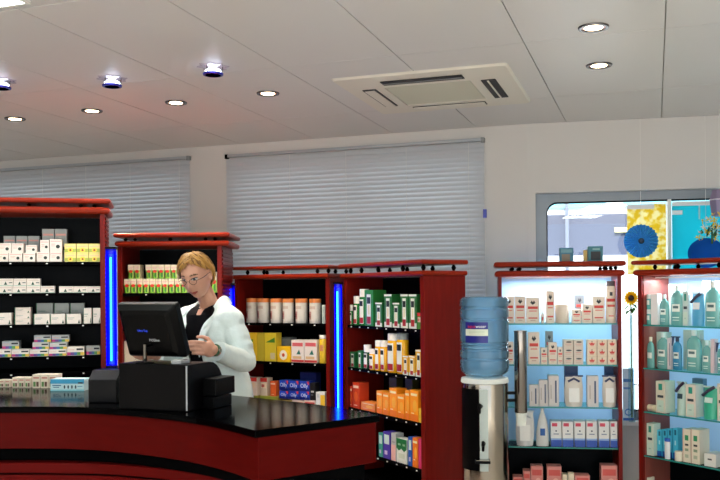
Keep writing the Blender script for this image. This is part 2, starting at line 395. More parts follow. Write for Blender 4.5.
PATS = {
 'dot': lambda: [('d', .68, .42, .17, '#24352B'), ('r', .08, .80, .92, .86, '#E9A59A'), ('r', .12, .58, .48, .63, '#D9B5A8'), ('r', .12, .45, .42, .49, '#D9B5A8')],
 'yel': lambda: [('r', 0, .08, 1, .45, '#B9C04A'), ('e', .5, .3, .24, .26, '#F6DA4C'), ('d', .5, .3, .11, '#A8381C'), ('r', .1, .66, .9, .74, '#F2C79A'), ('r', .0, .96, 1, 1, '#E0C84E')],
 'tri': lambda: [('p', ((.34, .15), (.58, .15), (.46, .62)), '#1D4A34'), ('r', .70, .38, .95, .50, '#5C625E'), ('r', .05, .75, .95, .82, '#DABFB2'), ('r', .05, .0, 1, .1, '#B9CBB9')],
 'leaf': lambda: [('p', ((.80, .06), (.94, .06), (.87, .42)), '#1C4A2F'), ('r', .1, .58, .55, .63, '#8FA89B'), ('r', .1, .45, .45, .49, '#B5B0A8'), ('r', 0, 0, .05, 1, '#3A7352')],
 'rain': lambda: [('r', 0, .04, .2, .38, '#C43A7E'), ('r', .2, .04, .4, .38, '#6F3F95'), ('r', .4, .04, .58, .38, '#3670A5'), ('r', .58, .04, .78, .38, '#5B9F4A'), ('r', .78, .04, 1, .38, '#F0C84A'), ('r', .55, .60, .95, .80, '#15151D'), ('r', .06, .62, .42, .68, '#E3B7A2')],
 'tom': lambda: [('r', 0, 0, 1, .60, '#8CD033'), ('r', 0, 0, .18, .55, '#D9E58E'), ('e', .62, .26, .2, .2, '#3E8A28', 2), ('r', .78, .05, .97, .5, '#C4DB6A', 2.2), ('e', .5, .52, .34, .11, '#F03418', 2.4), ('r', .08, .80, .92, .84, '#EFB2AE'), ('r', .1, .70, .7, .73, '#EFB2AE')],
 'gel': lambda: [('r', .26, .05, .74, .88, '#E9EDE4'), ('r', .30, .62, .70, .80, '#15201A', 1.6), ('r', .28, .06, .72, .26, '#A31F20', 1.6), ('r', .42, .32, .58, .58, '#E8D9B0', 1.6)],
 'hair': lambda: [('p', ((.30, .80), (.42, .90), (.5, .82), (.58, .90), (.70, .80), (.5, .72)), '#22252A'), ('r', .12, .56, .88, .66, '#D63A30'), ('r', .20, .46, .80, .50, '#E08A78'), ('r', .15, .18, .85, .23, '#D65A4C'), ('r', .3, .10, .7, .13, '#C9A898')],
 'crown': lambda: [('p', ((.2, .62), (.38, .56), (.5, .76), (.62, .56), (.8, .62), (.7, .34), (.3, .34)), '#D8493E'), ('d', .5, .80, .06, '#4A3A38'), ('r', .34, .24, .66, .3, '#E07A6C')],
 'crowng': lambda: [('e', .55, .72, .3, .1, '#4C4E50'), ('r', .2, .44, .8, .5, '#D98B7C'), ('r', .25, .24, .75, .3, '#CFA898')],
 'nav': lambda: [('r', 0, 0, 1, .26, '#2F55B4'), ('r', 0, .26, 1, .33, '#8FB0DE'), ('r', .1, .80, .6, .93, '#D0405A'), ('d', .5, .62, .08, '#35405A'), ('r', .25, .48, .75, .52, '#8A93A8')],
 'text': lambda: [('r', .62, .12, .78, .84, '#4B5A78'), ('r', .2, .25, .3, .7, '#B7AFA8')],
 'aqua': lambda: [('p', ((.30, .72), (.70, .72), (.70, .92), (.30, .92)), '#2E9A86'), ('r', .18, .48, .82, .56, '#35424A'), ('r', .15, .05, .85, .40, '#CFE3D4'), ('r', .3, .20, .6, .23, '#8FB5A8')],
 'duo': lambda: [('r', .3, .66, .75, .82, '#2E8F5E'), ('r', .3, .50, .75, .56, '#3A3A3A'), ('r', .3, .34, .75, .42, '#8EA284'), ('r', .3, .14, .75, .24, '#B9BFA2'), ('r', .0, .0, .08, 1, '#C79C86')],
 'blue': lambda: [('r', 0, 0, 1, .2, '#1258B0'), ('r', .3, .78, .75, .95, '#16607F'), ('r', .35, .45, .65, .6, '#BFEAF4')],
 'orange': lambda: [('r', .1, .82, .9, .90, '#F8E2B4'), ('r', 0, 0, 1, .22, '#EF7A1A'), ('r', .15, .24, .5, .27, '#FFE9C0'), ('e', .6, .5, .25, .2, '#F9B13C')],
 'red': lambda: [('r', .1, .78, .9, .88, '#FFD9C0'), ('e', .5, .45, .3, .2, '#F0682E'), ('r', .2, .10, .7, .14, '#FFC9B0')],
 'olly': lambda: [('r', 0, .0, 1, .30, '#0A1E78'), ('p', ((.72, 1), (1, 1), (1, .62), (.84, .72)), '#E2445A'), ('t', 'Olly', .58, .48, .52, '#E6F0FF', .9)],
 'plain': lambda: [],
}
PATS['cube'] = lambda: [('e', .48, .45, .30, .32, '#FBF3E2'), ('e', .48, .45, .11, .12, '#D9582A', 2)]
class Unit:                                         # a cabinet's own frame: origin at the foot of its front corner, x along the front, y into the cabinet
    def __init__(s, L, Rr, name):
        s.L = Vector((*L, 0)); s.R = Vector((*Rr, 0)); d = s.R - s.L; s.W = d.length; s.ex = d.normalized(); s.ey = Vector((-s.ex.y, s.ex.x, 0)); s.rz = math.atan2(s.ex.y, s.ex.x); s.name = name; s.post = {'tallest': .028, 'monitor': .029, 'tin': .03, 'gel': .04, 'cooler': .024, 'aqua': .034}[name]
    def hit(s, px, py, dy=0):
        p = on_plane(px, py, s.L + s.ey*dy, s.ey); q = p - s.L
        return q.dot(s.ex), p.z
    def world(s, x, y, z): p = s.L + s.ex*x + s.ey*y; return Vector((p.x, p.y, z))
SEQ = [0]
def place(u, x0, x1, yt, zbase, dy, yb=None, px_gap=0):
    """left edge, width, top z of a thing whose front lies dy behind the cabinet's front edge"""
    a, zt0 = u.hit(x0, yt, dy); c_, _ = u.hit(x1, yt, dy); xm = (x0 + x1)/2
    zt_ = u.hit(xm, yt, dy)[1]
    return a, c_, zt_
TOPS = []
def item(u, kind, x0, x1, yt, zb, label, dy=.03, d=None, body=None, pat='plain', group=None, cat='box', name='carton', on=None, **kw):
    """zb: z of what it stands on.  Returns the top z so that the next box of a stack can stand on it."""
    a, c_, zt_ = place(u, x0, x1, yt, zb, dy)
    if 'top_of' not in kw: a = max(a, u.post + .002) if yt > 0 and a < u.post + .03 and u.post else a; c_ = min(c_, u.W - u.post - .003)
    w = max(.012, c_ - a - .0016); h = max(.01, zt_ - zb - .0004); xc = (a + c_)/2
    loc = u.world(xc, dy, zb + .0003); dd = d or min(.13, max(.04, w*.9))
    rz = u.rz + kw.get('turn', 0)
    if kind == 'carton':
        b = MB(); carton(b, w, dd, h, P(body or '#EFE3D6'), PATS[pat]()); o = b.build(name, loc=loc, rz=rz, bevel=.0008); tag(o, label, cat, group); return zb + h + .0004
    t = thing(name, label, cat, loc, rz, group); r = w/2
    Mc = Matrix.Translation((0, r*kw.get('sy', 1) , 0))
    if kind == 'tin':
        b = MB(); b.lathe([(r*.97, 0), (r, .003), (r, h*.84)], P(body), 28, M=Mc)
        if not kw.get('plain'): b.lathe([(r*1.006, h*.10), (r*1.006, h*.80)], P('#DAD6CF'), 14, M=Mc, a0=R(205), a1=R(335))
        if not kw.get('plain'): b.lathe([(r*1.012, h*.16), (r*1.012, h*.48)], P('#B98A86'), 8, M=Mc, a0=R(215), a1=R(258)); b.lathe([(r*1.016, h*.24), (r*1.016, h*.40)], P('#8F2F38'), 6, M=Mc, a0=R(222), a1=R(246)); b.lathe([(r*1.012, h*.58), (r*1.012, h*.70)], P('#C9B7AE'), 8, M=Mc, a0=R(225), a1=R(300))
        b.build('body', t)
        b = MB(); b.lathe([(r*1.02, h*.84), (r*1.03, h*.86), (r*1.03, h*.97), (r*.98, h), (.0005, h)], P(kw['cap']), 28, M=Mc); b.build('lid', t)
    elif kind in ('bottle', 'tube'):
        sy = kw.get('sy', .7); Mc = Matrix.Translation((0, r*sy, 0)); pf = kw.get('pf', 'straight'); cf = kw.get('cf', .25)
        b = MB(); pr = bottle_profile(pf, r, h)
        if pf == 'straight': pr = [(r*.95, 0), (r, .015*h), (r, (1 - cf)*h*.97), (r*.9, (1 - cf)*h)]
        bm_ = kw.get('bm') or P(body, .25)
        b.lathe(pr, bm_, 24, 1, sy, Mc)
        if kw.get('lab'):
            l0, l1, lc, lh = kw['lab']; hh = pr[-1][1] if pf == 'straight' else .62*h
            b.lathe([(r*1.012, hh*l0), (r*1.012, hh*l1)], P(lc), 10, 1, sy, Mc, R(270 - lh), R(270 + lh))
            for m0, m1, mc, mh in kw.get('marks', ()): b.lathe([(r*1.025, hh*m0), (r*1.025, hh*m1)], P(mc), 8, 1, sy, Mc, R(270 - mh), R(270 + mh))
        b.build('body', t)
        z0 = pr[-1][1]; cr = r*kw.get('cr', .92)
        if kw.get('trigger'):
            b = MB(); b.lathe([(r*.36, z0 - .002), (r*.36, z0 + .02*1), (r*.25, z0 + .025)], P('#2A3350'), 14, M=Mc)
            for s_ in (1,):
                b.box(-r*1.25, r*.5, r*sy - .010, r*sy + .010, z0 + .022, h, P('#2A3350')); b.add([(-r*1.1, r*sy - .006, z0 + .022), (-r*.8, r*sy - .006, z0 + .022), (-r*1.2, r*sy - .006, z0 - .03), (-r*1.1, r*sy + .006, z0 + .022), (-r*.8, r*sy + .006, z0 + .022), (-r*1.2, r*sy + .006, z0 - .03)], [(0, 1, 2), (3, 5, 4), (0, 2, 5, 3), (1, 4, 5, 2), (0, 3, 4, 1)], P('#3C4668'))
            b.build('trigger_head', t)
        else:
            b = MB(); b.lathe([(cr, z0 + .0003), (cr, h*.985), (cr*.93, h), (.0005, h)], P(kw.get('cap', '#EDEBE6')), 20, 1, sy if cr > r*.6 else 1, Mc); b.build('cap', t)
    elif kind == 'pouch':                           # soft standing pouch, thick at the foot and pinched at the top
        b = MB(); n = 8; m = P(body, .3); rows = []
        for i in range(n + 1):
            q = i/n; ww = w/2*(.86 + .14*math.sin(math.pi*min(1, q*1.1)) + (.05 if q > .9 else 0)); tk = dd/2*(1 - q)**.6 + .004
            rows.append([(ww*cx, dd/2 + tk*cy, q*h) for cx, cy in ((-1, 0), (-.7, -.7), (0, -1), (.7, -.7), (1, 0), (.7, .7), (0, 1), (-.7, .7))])
        v = [p_ for r_ in rows for p_ in r_]
        b.add(v, [(i*8 + k, i*8 + (k + 1) % 8, i*8 + 8 + (k + 1) % 8, i*8 + 8 + k) for i in range(n) for k in range(8)] + [tuple(range(8))[::-1], tuple(range(n*8, n*8 + 8))], m, True)
        b.build('body', t)
        b = MB(); lo, hi, lc = kw.get('lab', (.15, .6, '#F2F2EE')); 
        yf = lambda q: dd/2 - (dd/2*(1 - q)**.6 + .004) - .0015
        b.add([(-w*.28, yf(lo), lo*h), (w*.28, yf(lo), lo*h), (w*.28, yf(hi), hi*h), (-w*.28, yf(hi), hi*h)], [(0, 1, 2, 3)], P(lc)); 
        b.build('label_patch', t)
        b = MB(); b.box(-w*.5, w*.5, dd/2 - .006, dd/2 + .006, h*.95, h, P(kw.get('cap', '#3A4670'))); 
        if kw.get('strap'): b.tube([(-w*.5, dd/2 - .012, h*.70), (-w*.1, dd/2 - .016, h*.86), (w*.32, dd/2 - .012, h*.985)], .009, P('#39314A'), 8)
        else: b.tube([(-w*.3, dd/2 - .012, h*.80), (0, dd/2 - .018, h*.90), (w*.3, dd/2 - .012, h*.80)], .007, P(kw.get('cap', '#3A4670')), 8)
        b.build('closure', t)
    elif kind == 'jar':
        b = MB(); b.lathe([(r*.95, 0), (r, .004), (r, h*.68), (r*.95, h*.7)], P(body, .25), 24, M=Mc); b.lathe([(r*1.012, h*.3), (r*1.012, h*.6)], P('#E9F3EE'), 10, M=Mc, a0=R(235), a1=R(305)); b.build('body', t)
        b = MB(); b.lathe([(r*1.03, h*.70), (r*1.03, h*.96), (r*.97, h), (.0005, h)], P('#DDE8E6'), 24, M=Mc); b.build('lid', t)
    elif kind == 'roll':
        b = MB(); L = w; rr = h/2
        b.lathe([(.0005, 0), (rr*.8, 0), (rr, .004), (rr, L - .004), (rr*.8, L), (.0005, L)], P(body), 20, M=Matrix.Translation((-w/2, rr, rr)) @ Matrix.Rotation(R(90), 4, 'Y')); b.build('body', t)
        b = MB(); b.lathe([(rr*1.01, L*.35), (rr*1.01, L*.65)], P('#D8BFA8'), 16, M=Matrix.Translation((-w/2, rr, rr)) @ Matrix.Rotation(R(90), 4, 'Y')); b.build('paper_band', t)
    return zb + h + .0004
ORD = ['first', 'second', 'third', 'fourth', 'fifth', 'sixth', 'seventh', 'eighth', 'ninth', 'tenth', 'eleventh', 'twelfth']

# ------------------------------------------------------------------ cabinets
def cornice(b, x0, x1, y0, y1, z0, z1, m):          # board with a rounded nose on front and sides
    r = (z1 - z0)/2; n = 6
    prof = [(r*math.cos(R(-90 + 180*k/n)), r*math.sin(R(-90 + 180*k/n)) + r) for k in range(n + 1)]
    v, f = [], []
    for o, z in prof:
        e = o - r
        v += [(x0 - e, y1, z0 + z), (x0 - e, y0 - e, z0 + z), (x1 + e, y0 - e, z0 + z), (x1 + e, y1, z0 + z)]
    for i in range(n):
        for k in range(3): f.append((i*4 + k, i*4 + k + 1, i*4 + 4 + k + 1, i*4 + 4 + k))
        f.append((i*4 + 3, i*4, i*4 + 4, i*4 + 7))
    f += [(3, 2, 1, 0), (n*4, n*4 + 1, n*4 + 2, n*4 + 3)]
    b.add(v, f, m)
def cabinet(u, label, depth, rails, shelves, post=.035, knobs=(.07, .16, .5, .84, .93), ribs=False, back=DARK, glass=False, over=.03, overr=None, innerm=None, tags=6, endw=None, base=.08):
    """rails: (upper top, upper bottom, lower top, lower bottom) heights"""
    t = thing('display_cabinet', label, 'cabinet', (u.L.x, u.L.y, 0), u.rz, 'red wood display cabinets')
    W = u.W; z3, z2, z1, z0 = rails; overr = over if overr is None else overr
    if glass: pass
    for side in (0, 1):
        b = MB(); x0, x1 = (0, post) if side == 0 else (W - post, W)
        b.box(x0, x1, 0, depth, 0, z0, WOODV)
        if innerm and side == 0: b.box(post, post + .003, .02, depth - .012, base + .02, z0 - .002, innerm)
        if ribs and side == 1:
            z = .3
            while z < z0 - .02: b.box(W, W + .007, .012, depth - .01, z, z + .017, WOODV); z += .026
        b.build('side_panel', t, bevel=.002)
    zsplit = shelves[3] - .009 if glass else base
    b = MB(); b.box(post, W - post, depth - .012, depth - .002, zsplit, z0 - .001, back); b.build('back_panel', t)
    if glass: b = MB(); b.box(post, W - post, depth - .012, depth - .002, base, zsplit - .0005, DARK); b.build('lower_back_panel', t)
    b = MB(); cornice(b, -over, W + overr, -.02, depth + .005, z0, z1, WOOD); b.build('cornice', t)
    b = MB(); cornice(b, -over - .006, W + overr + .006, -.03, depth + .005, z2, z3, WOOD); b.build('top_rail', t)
    for kx in knobs:
        for ky in (.03, depth - .05):
            b = MB(); h = z2 - z1; b.lathe([(.006, z1), (.010, z1 + h*.2), (.015, z1 + h*.5), (.010, z1 + h*.8), (.006, z2)], BLACK, 14, M=Matrix.Translation((W*kx, ky, 0))); b.build('spacer', t)
    for i, z in enumerate(shelves):
        b = MB()
        if glass:
            b.box(post + .004, W - post - .004, .012, depth - .014, z - .008, z, SHELFG); b.box(post + .004, W - post - .004, .009, .012, z - .008, z, TEALE)
        else:
            b.box(post + .001, W - post - .001, .006, depth - .013, z - .018, z, BLACKM)
        sh = b.build('shelf', t)
        if tags and not glass:
            for k in range(tags):
                b = MB(); x = post + (W - 2*post)*(k + .5)/tags; b.box(x - .005, x + .005, .002, .0055, z - .014, z - .007, WHITE); b.build('price_tag', sh)
    b = MB(); b.box(.0, W, .012, depth - .002, 0, base, BLACKM); b.build('plinth', t)
    return t

U1 = Unit((-2.22, 4.92), tuple(at_y(105.3, 290, 5.10).xy), 'tallest')
d1 = Vector((math.cos(R(13)), math.sin(R(13)))); Rp = at_y(105.3, 290, 5.10).xy; U1 = Unit(tuple(Rp - d1*.86), tuple(Rp), 'tallest')
U2 = Unit(tuple(at_y(117.6, 290, 5.5).xy), tuple(at_y(222, 290, 5.5).xy), 'monitor')
U3 = Unit(tuple(at_y(234.5, 290, 6.10).xy), tuple(at_y(329.4, 290, 5.72).xy), 'tin')
U4 = Unit(tuple(at_y(343.5, 290, 5.72).xy), tuple(at_y(424, 290, 4.92).xy), 'gel')
U5 = Unit(tuple(at_y(498, 290, 5.56).xy), tuple(at_y(621.5, 290, 5.45).xy), 'cooler')
u6l = at_y(637.5, 290, 5.40).xy; u6r = at_y(720, 290, 4.92).xy; U6 = Unit(tuple(u6l), tuple(u6l + (u6r - u6l).normalized()*.92), 'aqua')
def zs(u, px, *ys): return [u.hit(px, y)[1] for y in ys]

sh1 = zs(U1, 60, 261.7, 292.9, 324.2, 356.3)
cabinet(U1, 'tallest red cabinet full of small white medicine cartons', .32, zs(U1, 60, 198.5, 203.3, 206.6, 213.6), sh1 + [.96, .62, .3], post=.028, tags=4, ribs=True, over=.03, overr=.03)
sh2 = zs(U2, 165, 293.0, 328, 365)
cabinet(U2, 'red cabinet behind the monitor with rows of green and red boxes', .46, zs(U2, 165, 232.9, 237.5, 240.8, 246.3), sh2 + [.8, .5], post=.029, tags=2, ribs=True, over=.012, overr=.05)
sh3 = [U3.hit(285, 323.3)[1], U3.hit(285, 362.4)[1], U3.hit(285, 409)[1]]
cabinet(U3, 'low red cabinet with a row of tins on its upper shelf', .32, zs(U3, 285, 265.8, 269.2, 274.0, 278.5), sh3 + [.4], post=.03, tags=4, over=.01, overr=.0, knobs=(.12, .30, .86, .97))
sh4 = [U4.hit(384, 327.2)[1], U4.hit(384, 372.5)[1], U4.hit(384, 415.5)[1], U4.hit(400, 464)[1]]
cabinet(U4, 'angled red cabinet with green gel bottles beside the water cooler', .30, zs(U4, 424, 259.3, 264.0, 270.5, 275.5), sh4 + [.22], post=.04, over=.012, overr=.015, knobs=(.05, .2, .42, .72, .95), tags=8)
sh5 = [U5.hit(560, 323.5)[1], U5.hit(560, 364.9)[1], U5.hit(560, 407.3)[1], U5.hit(560, 447.5)[1], U5.hit(560, 492)[1]]
cabinet(U5, 'glass-shelved red cabinet beside the water cooler with cream hair care boxes', .28, zs(U5, 560, 261.4, 266.7, 270.3, 276.5), sh5, post=.024, back=FROST, glass=True, over=.02, overr=.02, knobs=(.12, .18, .87, .92, .96))
sh6 = [U6.hit(660, 325.3)[1], U6.hit(660, 369.3)[1], U6.hit(660, 413.7)[1], U6.hit(660, 458.5)[1], U6.hit(660, 503)[1]]
cabinet(U6, 'glass-shelved red cabinet at the photo edge with aqua bottles', .28, zs(U6, 660, 259.8, 264.3, 269.2, 275.5), sh6, post=.03, back=FROST, glass=True, over=.02, innerm=PINKW, knobs=(.12, .3, .6, .9))
# lamps under the cornices of the two glass-shelved cabinets
for u in (U5, U6):
    l = bpy.data.lights.new('cabinet_lamp', 'AREA'); l.shape = 'RECTANGLE'; l.size = u.W - .1; l.size_y = .05; l.energy = 8.0; l.color = (.74, .88, 1)
    o = bpy.data.objects.new('cabinet_lamp', l); COL.objects.link(o); o.location = u.world(u.W/2, .13, u.hit(560 if u is U5 else 660, 277.5)[1] - .012); o.rotation_euler = (0, 0, u.rz)
    b = MB(); zc = u.hit(560 if u is U5 else 660, 276.5)[1] - .0005
    b.box(-u.W/2 + .05, u.W/2 - .05, -.02, .02, -.009, 0, WHITE); tag(b.build('cabinet_lamp_strip', loc=u.world(u.W/2, .13, zc), rz=u.rz), 'slim white lamp strip under the cornice of the ' + ('cooler-side cabinet' if u is U5 else 'aqua bottle cabinet'), 'lamp')

# ---------------- blue light columns
def blue_column(xw, yw, z0, z1, w, label, ang):
    t = thing('light_column', label, 'light', (xw, yw, z0), ang, 'blue light columns between the cabinets')
    b = MB(); n = 10
    v = []
    for z in (0, z1 - z0):
        for k in range(n + 1):
            a = R(180*k/n); v.append((w/2*math.cos(a), w*.45*math.sin(a), z))
    b.add(v, [(k, k + 1, n + 2 + k, n + 1 + k) for k in range(n)], BLUEH, True); b.add(v, [tuple(range(n + 1)), tuple(range(n + 1, 2*n + 2))], BLUEH)
    b.build('reflector', t)
    b = MB(); b.lathe([(.0005, .01), (.014, .012), (.014, z1 - z0 - .03), (.0005, z1 - z0 - .028)], BLUEL, 14, M=Matrix.Translation((0, .006, 0))); b.build('neon_tube', t)
    b = MB(); b.lathe([(.0005, .03), (.0042, .032), (.0042, z1 - z0 - .05), (.0005, z1 - z0 - .048)], BLUEC, 10, M=Matrix.Translation((0, -.0105, 0))); b.build('bright_core', t)
    b = MB(); b.box(-w/2, w/2, -.02, w*.45, -.02, 0, BLACK); b.box(-w/2, w/2, -.02, w*.45, z1 - z0, z1 - z0 + .012, BLACK); b.build('end_cap', t)
p = at_y(111.8, 366, 5.0); q = at_y(111.8, 249, 5.0)
blue_column(p.x, 5.0, p.z, q.z, .062, 'long glowing blue light column between the tallest cabinet and the monitor', R(5))
p = at_y(230, 330, 5.85); q = at_y(230, 285, 5.85)
blue_column(p.x, 5.85, p.z - .5, q.z, .07, 'short stretch of glowing blue light column behind the person', 0)
p = at_y(339, 418, 5.62); q = at_y(339, 284, 5.62)
blue_column(p.x, 5.62, p.z, q.z, .055, 'glowing blue light column between the tins and the green gel bottles', R(-25))
b = MB(); pt = at_y(339, 420, 5.62); b.box(-.03, .03, -.02, .03, 0, pt.z - .022, BLACKM); tag(b.build('column_base', loc=(pt.x, 5.62, 0), rz=R(-25)), 'black pedestal under the blue light between tins and gel bottles', 'pedestal')
b = MB(); pt = at_y(111.8, 368, 5.0); b.box(-.035, .035, -.02, .03, 0, pt.z - .022, BLACKM); tag(b.build('column_base', loc=(pt.x, 5.0, 0), rz=R(5)), 'black pedestal under the blue light beside the tallest cabinet', 'pedestal')
b = MB(); pt = at_y(230, 330, 5.85); b.box(-.035, .035, -.02, .03, 0, pt.z - .522, BLACKM); tag(b.build('column_base', loc=(pt.x, 5.85, 0)), 'black pedestal under the blue light behind the person', 'pedestal')

# ------------------------------------------------------------------ stock: tallest cabinet
S = sh1; G = 'white dotted cartons on the tallest cabinet'
def row(u, lst, zb, fmt, **kw):                     # things counted along a row from the end nearest the given landmark
    n = len(lst); tops = []
    for i, e in enumerate(lst):
        k = n - 1 - i if kw.get('rev', True) else i
        kk = {a: c_ for a, c_ in kw.items() if a not in ('rev', 'kind')}
        zb_ = e[3] if len(e) > 3 else zb
        tops.append(item(u, kw.get('kind', 'carton'), e[0], e[1], e[2], zb_, fmt.format(o=ORD[k]), **kk))
    return tops
t0 = row(U1, [(-4, 8.5, 253), (8.7, 22.3, 253), (23, 35.3, 253), (36.5, 49.6, 252), (49.8, 62, 252)], S[0], 'white dotted carton, {o} from the yellow cartons in the bottom row, tallest cabinet top shelf', pat='dot', body='#F4E6D8', group=G)
row(U1, [(-2, 11.4, 243.2, t0[0]), (11.6, 23.5, 243.2, t0[1]), (25.6, 37, 245, t0[2]), (40, 49.2, 240, t0[3]), (49.6, 61.8, 239, t0[4])], S[0], 'white dotted carton, {o} from the yellow cartons in the middle row, tallest cabinet top shelf', pat='dot', body='#F4E6D8', group=G, dy=.034)
zt_ = U1.hit(40, 243.2, .20)[1]
for k, (a, c_) in enumerate(((3.5, 15.2), (15.8, 27.5), (28, 39.5))):
    item(U1, 'carton', a, c_, 236, S[0], 'dotted carton in painted shade, %s from the photo edge, standing behind the white dotted cartons' % ORD[k], dy=.17, d=.06, body='#A9ACAA', pat='dot', group='cartons in painted shade at the back of the top shelf')  # shadow at the back of the shelf is put into the grey body
for k, (a, c_) in enumerate(((42, 54.3), (54.6, 67))):
    item(U1, 'carton', a, c_, 229, S[0], ('taller carton in painted shade at the back of the top shelf, beside the lower ones', 'taller carton in painted shade at the back of the top shelf, beside the yellow cartons')[k], dy=.17, d=.06, body='#A9ACAA', pat='dot', group='cartons in painted shade at the back of the top shelf')  # same greyed body colour, standing for the shadow back there
y0 = row(U1, [(64.3, 76.3, 252.9), (76.5, 88.5, 252.9), (88.7, 100.6, 252.9)], S[0], 'yellow flower carton, bottom row, {o} from the blue light, tallest cabinet', pat='yel', body='#F4DF8E', group='yellow cartons on the tallest cabinet')
row(U1, [(64.3, 76.3, 243.6, y0[0]), (76.5, 88.5, 243.6, y0[1]), (88.7, 100.6, 243.6, y0[2])], S[0], 'yellow flower carton, upper row, {o} from the blue light, tallest cabinet', pat='yel', body='#F4DF8E', group='yellow cartons on the tallest cabinet', dy=.033)
G = 'flat cartons with a green triangle'
t0 = row(U1, [(-2, 12, 286), (12.2, 26.3, 286), (26.5, 40.3, 286), (40.5, 54.5, 286)], S[1], 'flat white green-triangle carton, lower row, {o} from the gap, tallest cabinet second shelf', pat='tri', group=G)
row(U1, [(-1, 13.2, 278.6, t0[0]), (13.4, 26.4, 278.6, t0[1]), (26.6, 40, 278.6, t0[2])], S[1], 'flat white green-triangle carton, upper row, {o} from the gap, tallest cabinet second shelf', pat='tri', group=G, dy=.033)
row(U1, [(59, 72.8, 286.3), (73, 86.8, 286.3), (87, 100.6, 286.3)], S[1], 'flat white green-triangle carton in a separate row, {o} from the blue light, second shelf', pat='tri', group=G)
G = 'white leaf cartons on the third shelf'
item(U1, 'carton', -4, 11.5, 313, S[2], 'white leaf carton alone next to the stack of three, tallest cabinet third shelf', pat='leaf', group=G)
z = S[2]
for k, yt in enumerate((318.6, 313.2, 307.5)): z = item(U1, 'carton', 14.5, 30.5, yt, z, 'flat white carton, %s of the stack of three on the tallest cabinet third shelf' % ('bottom', 'middle', 'top')[k], pat='leaf', body='#EFE0D2', dy=.03 + .002*k, group=G)
row(U1, [(33.5, 49.6, 314), (50, 65, 314), (66, 81, 314)], S[2], 'low white leaf carton, {o} from the two upright cartons, tallest cabinet third shelf', pat='leaf', group=G, d=.09)
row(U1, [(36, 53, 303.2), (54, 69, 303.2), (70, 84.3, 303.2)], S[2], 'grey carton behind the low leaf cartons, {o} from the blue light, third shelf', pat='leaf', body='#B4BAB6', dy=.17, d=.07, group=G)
row(U1, [(83.3, 91.6, 308), (92.6, 100.5, 308)], S[2], 'upright narrow white carton, {o} from the blue light, tallest cabinet third shelf', pat='leaf', group=G)
G = 'rainbow striped cartons'
t0 = row(U1, [(-4, 11.1, 349.4), (11.5, 29.3, 349.4), (29.8, 48.4, 349.4), (48.8, 66.5, 349.4)], S[3], 'flat rainbow-striped carton, bottom row, {o} from the taller one, tallest cabinet fourth shelf', pat='rain', body='#F2E9DE', group=G)
item(U1, 'carton', 67, 84.3, 346.6, S[3], 'bright taller rainbow-striped carton at the end of the rainbow stack', pat='rain', body='#F6EADB', group=G)
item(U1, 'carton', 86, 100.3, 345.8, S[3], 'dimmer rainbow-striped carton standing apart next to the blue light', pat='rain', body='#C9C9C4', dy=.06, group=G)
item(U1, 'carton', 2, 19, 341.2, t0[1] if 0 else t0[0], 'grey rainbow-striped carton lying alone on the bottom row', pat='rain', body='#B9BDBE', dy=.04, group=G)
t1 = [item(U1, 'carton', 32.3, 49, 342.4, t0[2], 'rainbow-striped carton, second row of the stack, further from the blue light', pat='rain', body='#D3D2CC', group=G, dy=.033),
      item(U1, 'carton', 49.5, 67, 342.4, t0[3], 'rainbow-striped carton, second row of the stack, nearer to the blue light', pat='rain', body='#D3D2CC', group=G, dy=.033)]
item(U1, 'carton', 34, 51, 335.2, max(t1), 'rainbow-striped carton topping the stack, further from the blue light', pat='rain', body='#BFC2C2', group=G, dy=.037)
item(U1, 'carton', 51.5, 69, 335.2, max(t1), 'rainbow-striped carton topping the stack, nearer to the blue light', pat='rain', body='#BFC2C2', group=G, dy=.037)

# ------------------------------------------------------------------ stock: cabinet behind the monitor
G = 'green and red boxes behind the monitor'; S = sh2
t0 = []
for k in range(10): t0.append(item(U2, 'carton', 123.8 + 6.33*k, 130.0 + 6.33*k, 278.8, S[0], 'small green box with red fruit, bottom row, %s from the blue light column' % ORD[k], pat='tom', body='#F3E6C6', d=.11, group=G))
item(U2, 'carton', 211.2, 217, 272, S[0], 'small green box with red fruit beside the ear of the person', pat='tom', body='#F3E6C6', d=.11, group=G)
for k, a in enumerate((127.6, 133.9)): item(U2, 'carton', a, a + 6.2, 264.7, max(t0), 'small green box with red fruit, upper pair, %s the blue light column' % ('closest to', 'further from')[k].replace('closest', 'next'), pat='tom', body='#F3E6C6', d=.1, dy=.034, group=G)
for k in range(5): item(U2, 'carton', 145.4 + 6.3*k, 151.6 + 6.3*k, 264.7, max(t0), 'small green box with red fruit, upper row of five, %s from the pair' % ORD[k], pat='tom', body='#F3E6C6', d=.1, dy=.034, group=G)
for k in range(3): item(U2, 'carton', 122.5 + 13*k, 135 + 13*k, 341, S[2], 'pale blank carton low behind the monitor, %s from the blue light column' % ORD[k], body='#EFE2C8', d=.12, group='pale cartons behind the monitor')

# ------------------------------------------------------------------ stock: cabinet with the tins
S = sh3; C3 = 'tin cabinet'
for k, (a, c_) in enumerate(((243.9, 253.3), (254.8, 265), (268, 278), (280.2, 290), (293, 303.4), (307, 317.2))):
    item(U3, 'tin', a, c_, 298.4 + .1*k, S[0], 'orange-lidded pale tin, %s in the row from the white coat' % ORD[k], body='#D3CFCB', cap='#D8803E', name='tin', cat='tin', group='row of tins')
item(U3, 'carton', 321.8, 325, 305, S[0], 'thin pale carton at the end of the row of tins', body='#B9C9C6', dy=.05, d=.08)
PATS['roof'] = lambda: [('p', ((.1, .66), (.9, .66), (.9, .84)), '#4E8A2A'), ('r', .5, .08, .9, .3, '#D8C8A0')]
PATS['mark'] = lambda: [('r', .05, .66, .7, .76, '#5E9A2E')]
item(U3, 'carton', 244.4, 256.6, 332.6, S[1], 'yellow pack with a green mark touching the white sleeve', body='#FFD634', pat='mark', d=.05)
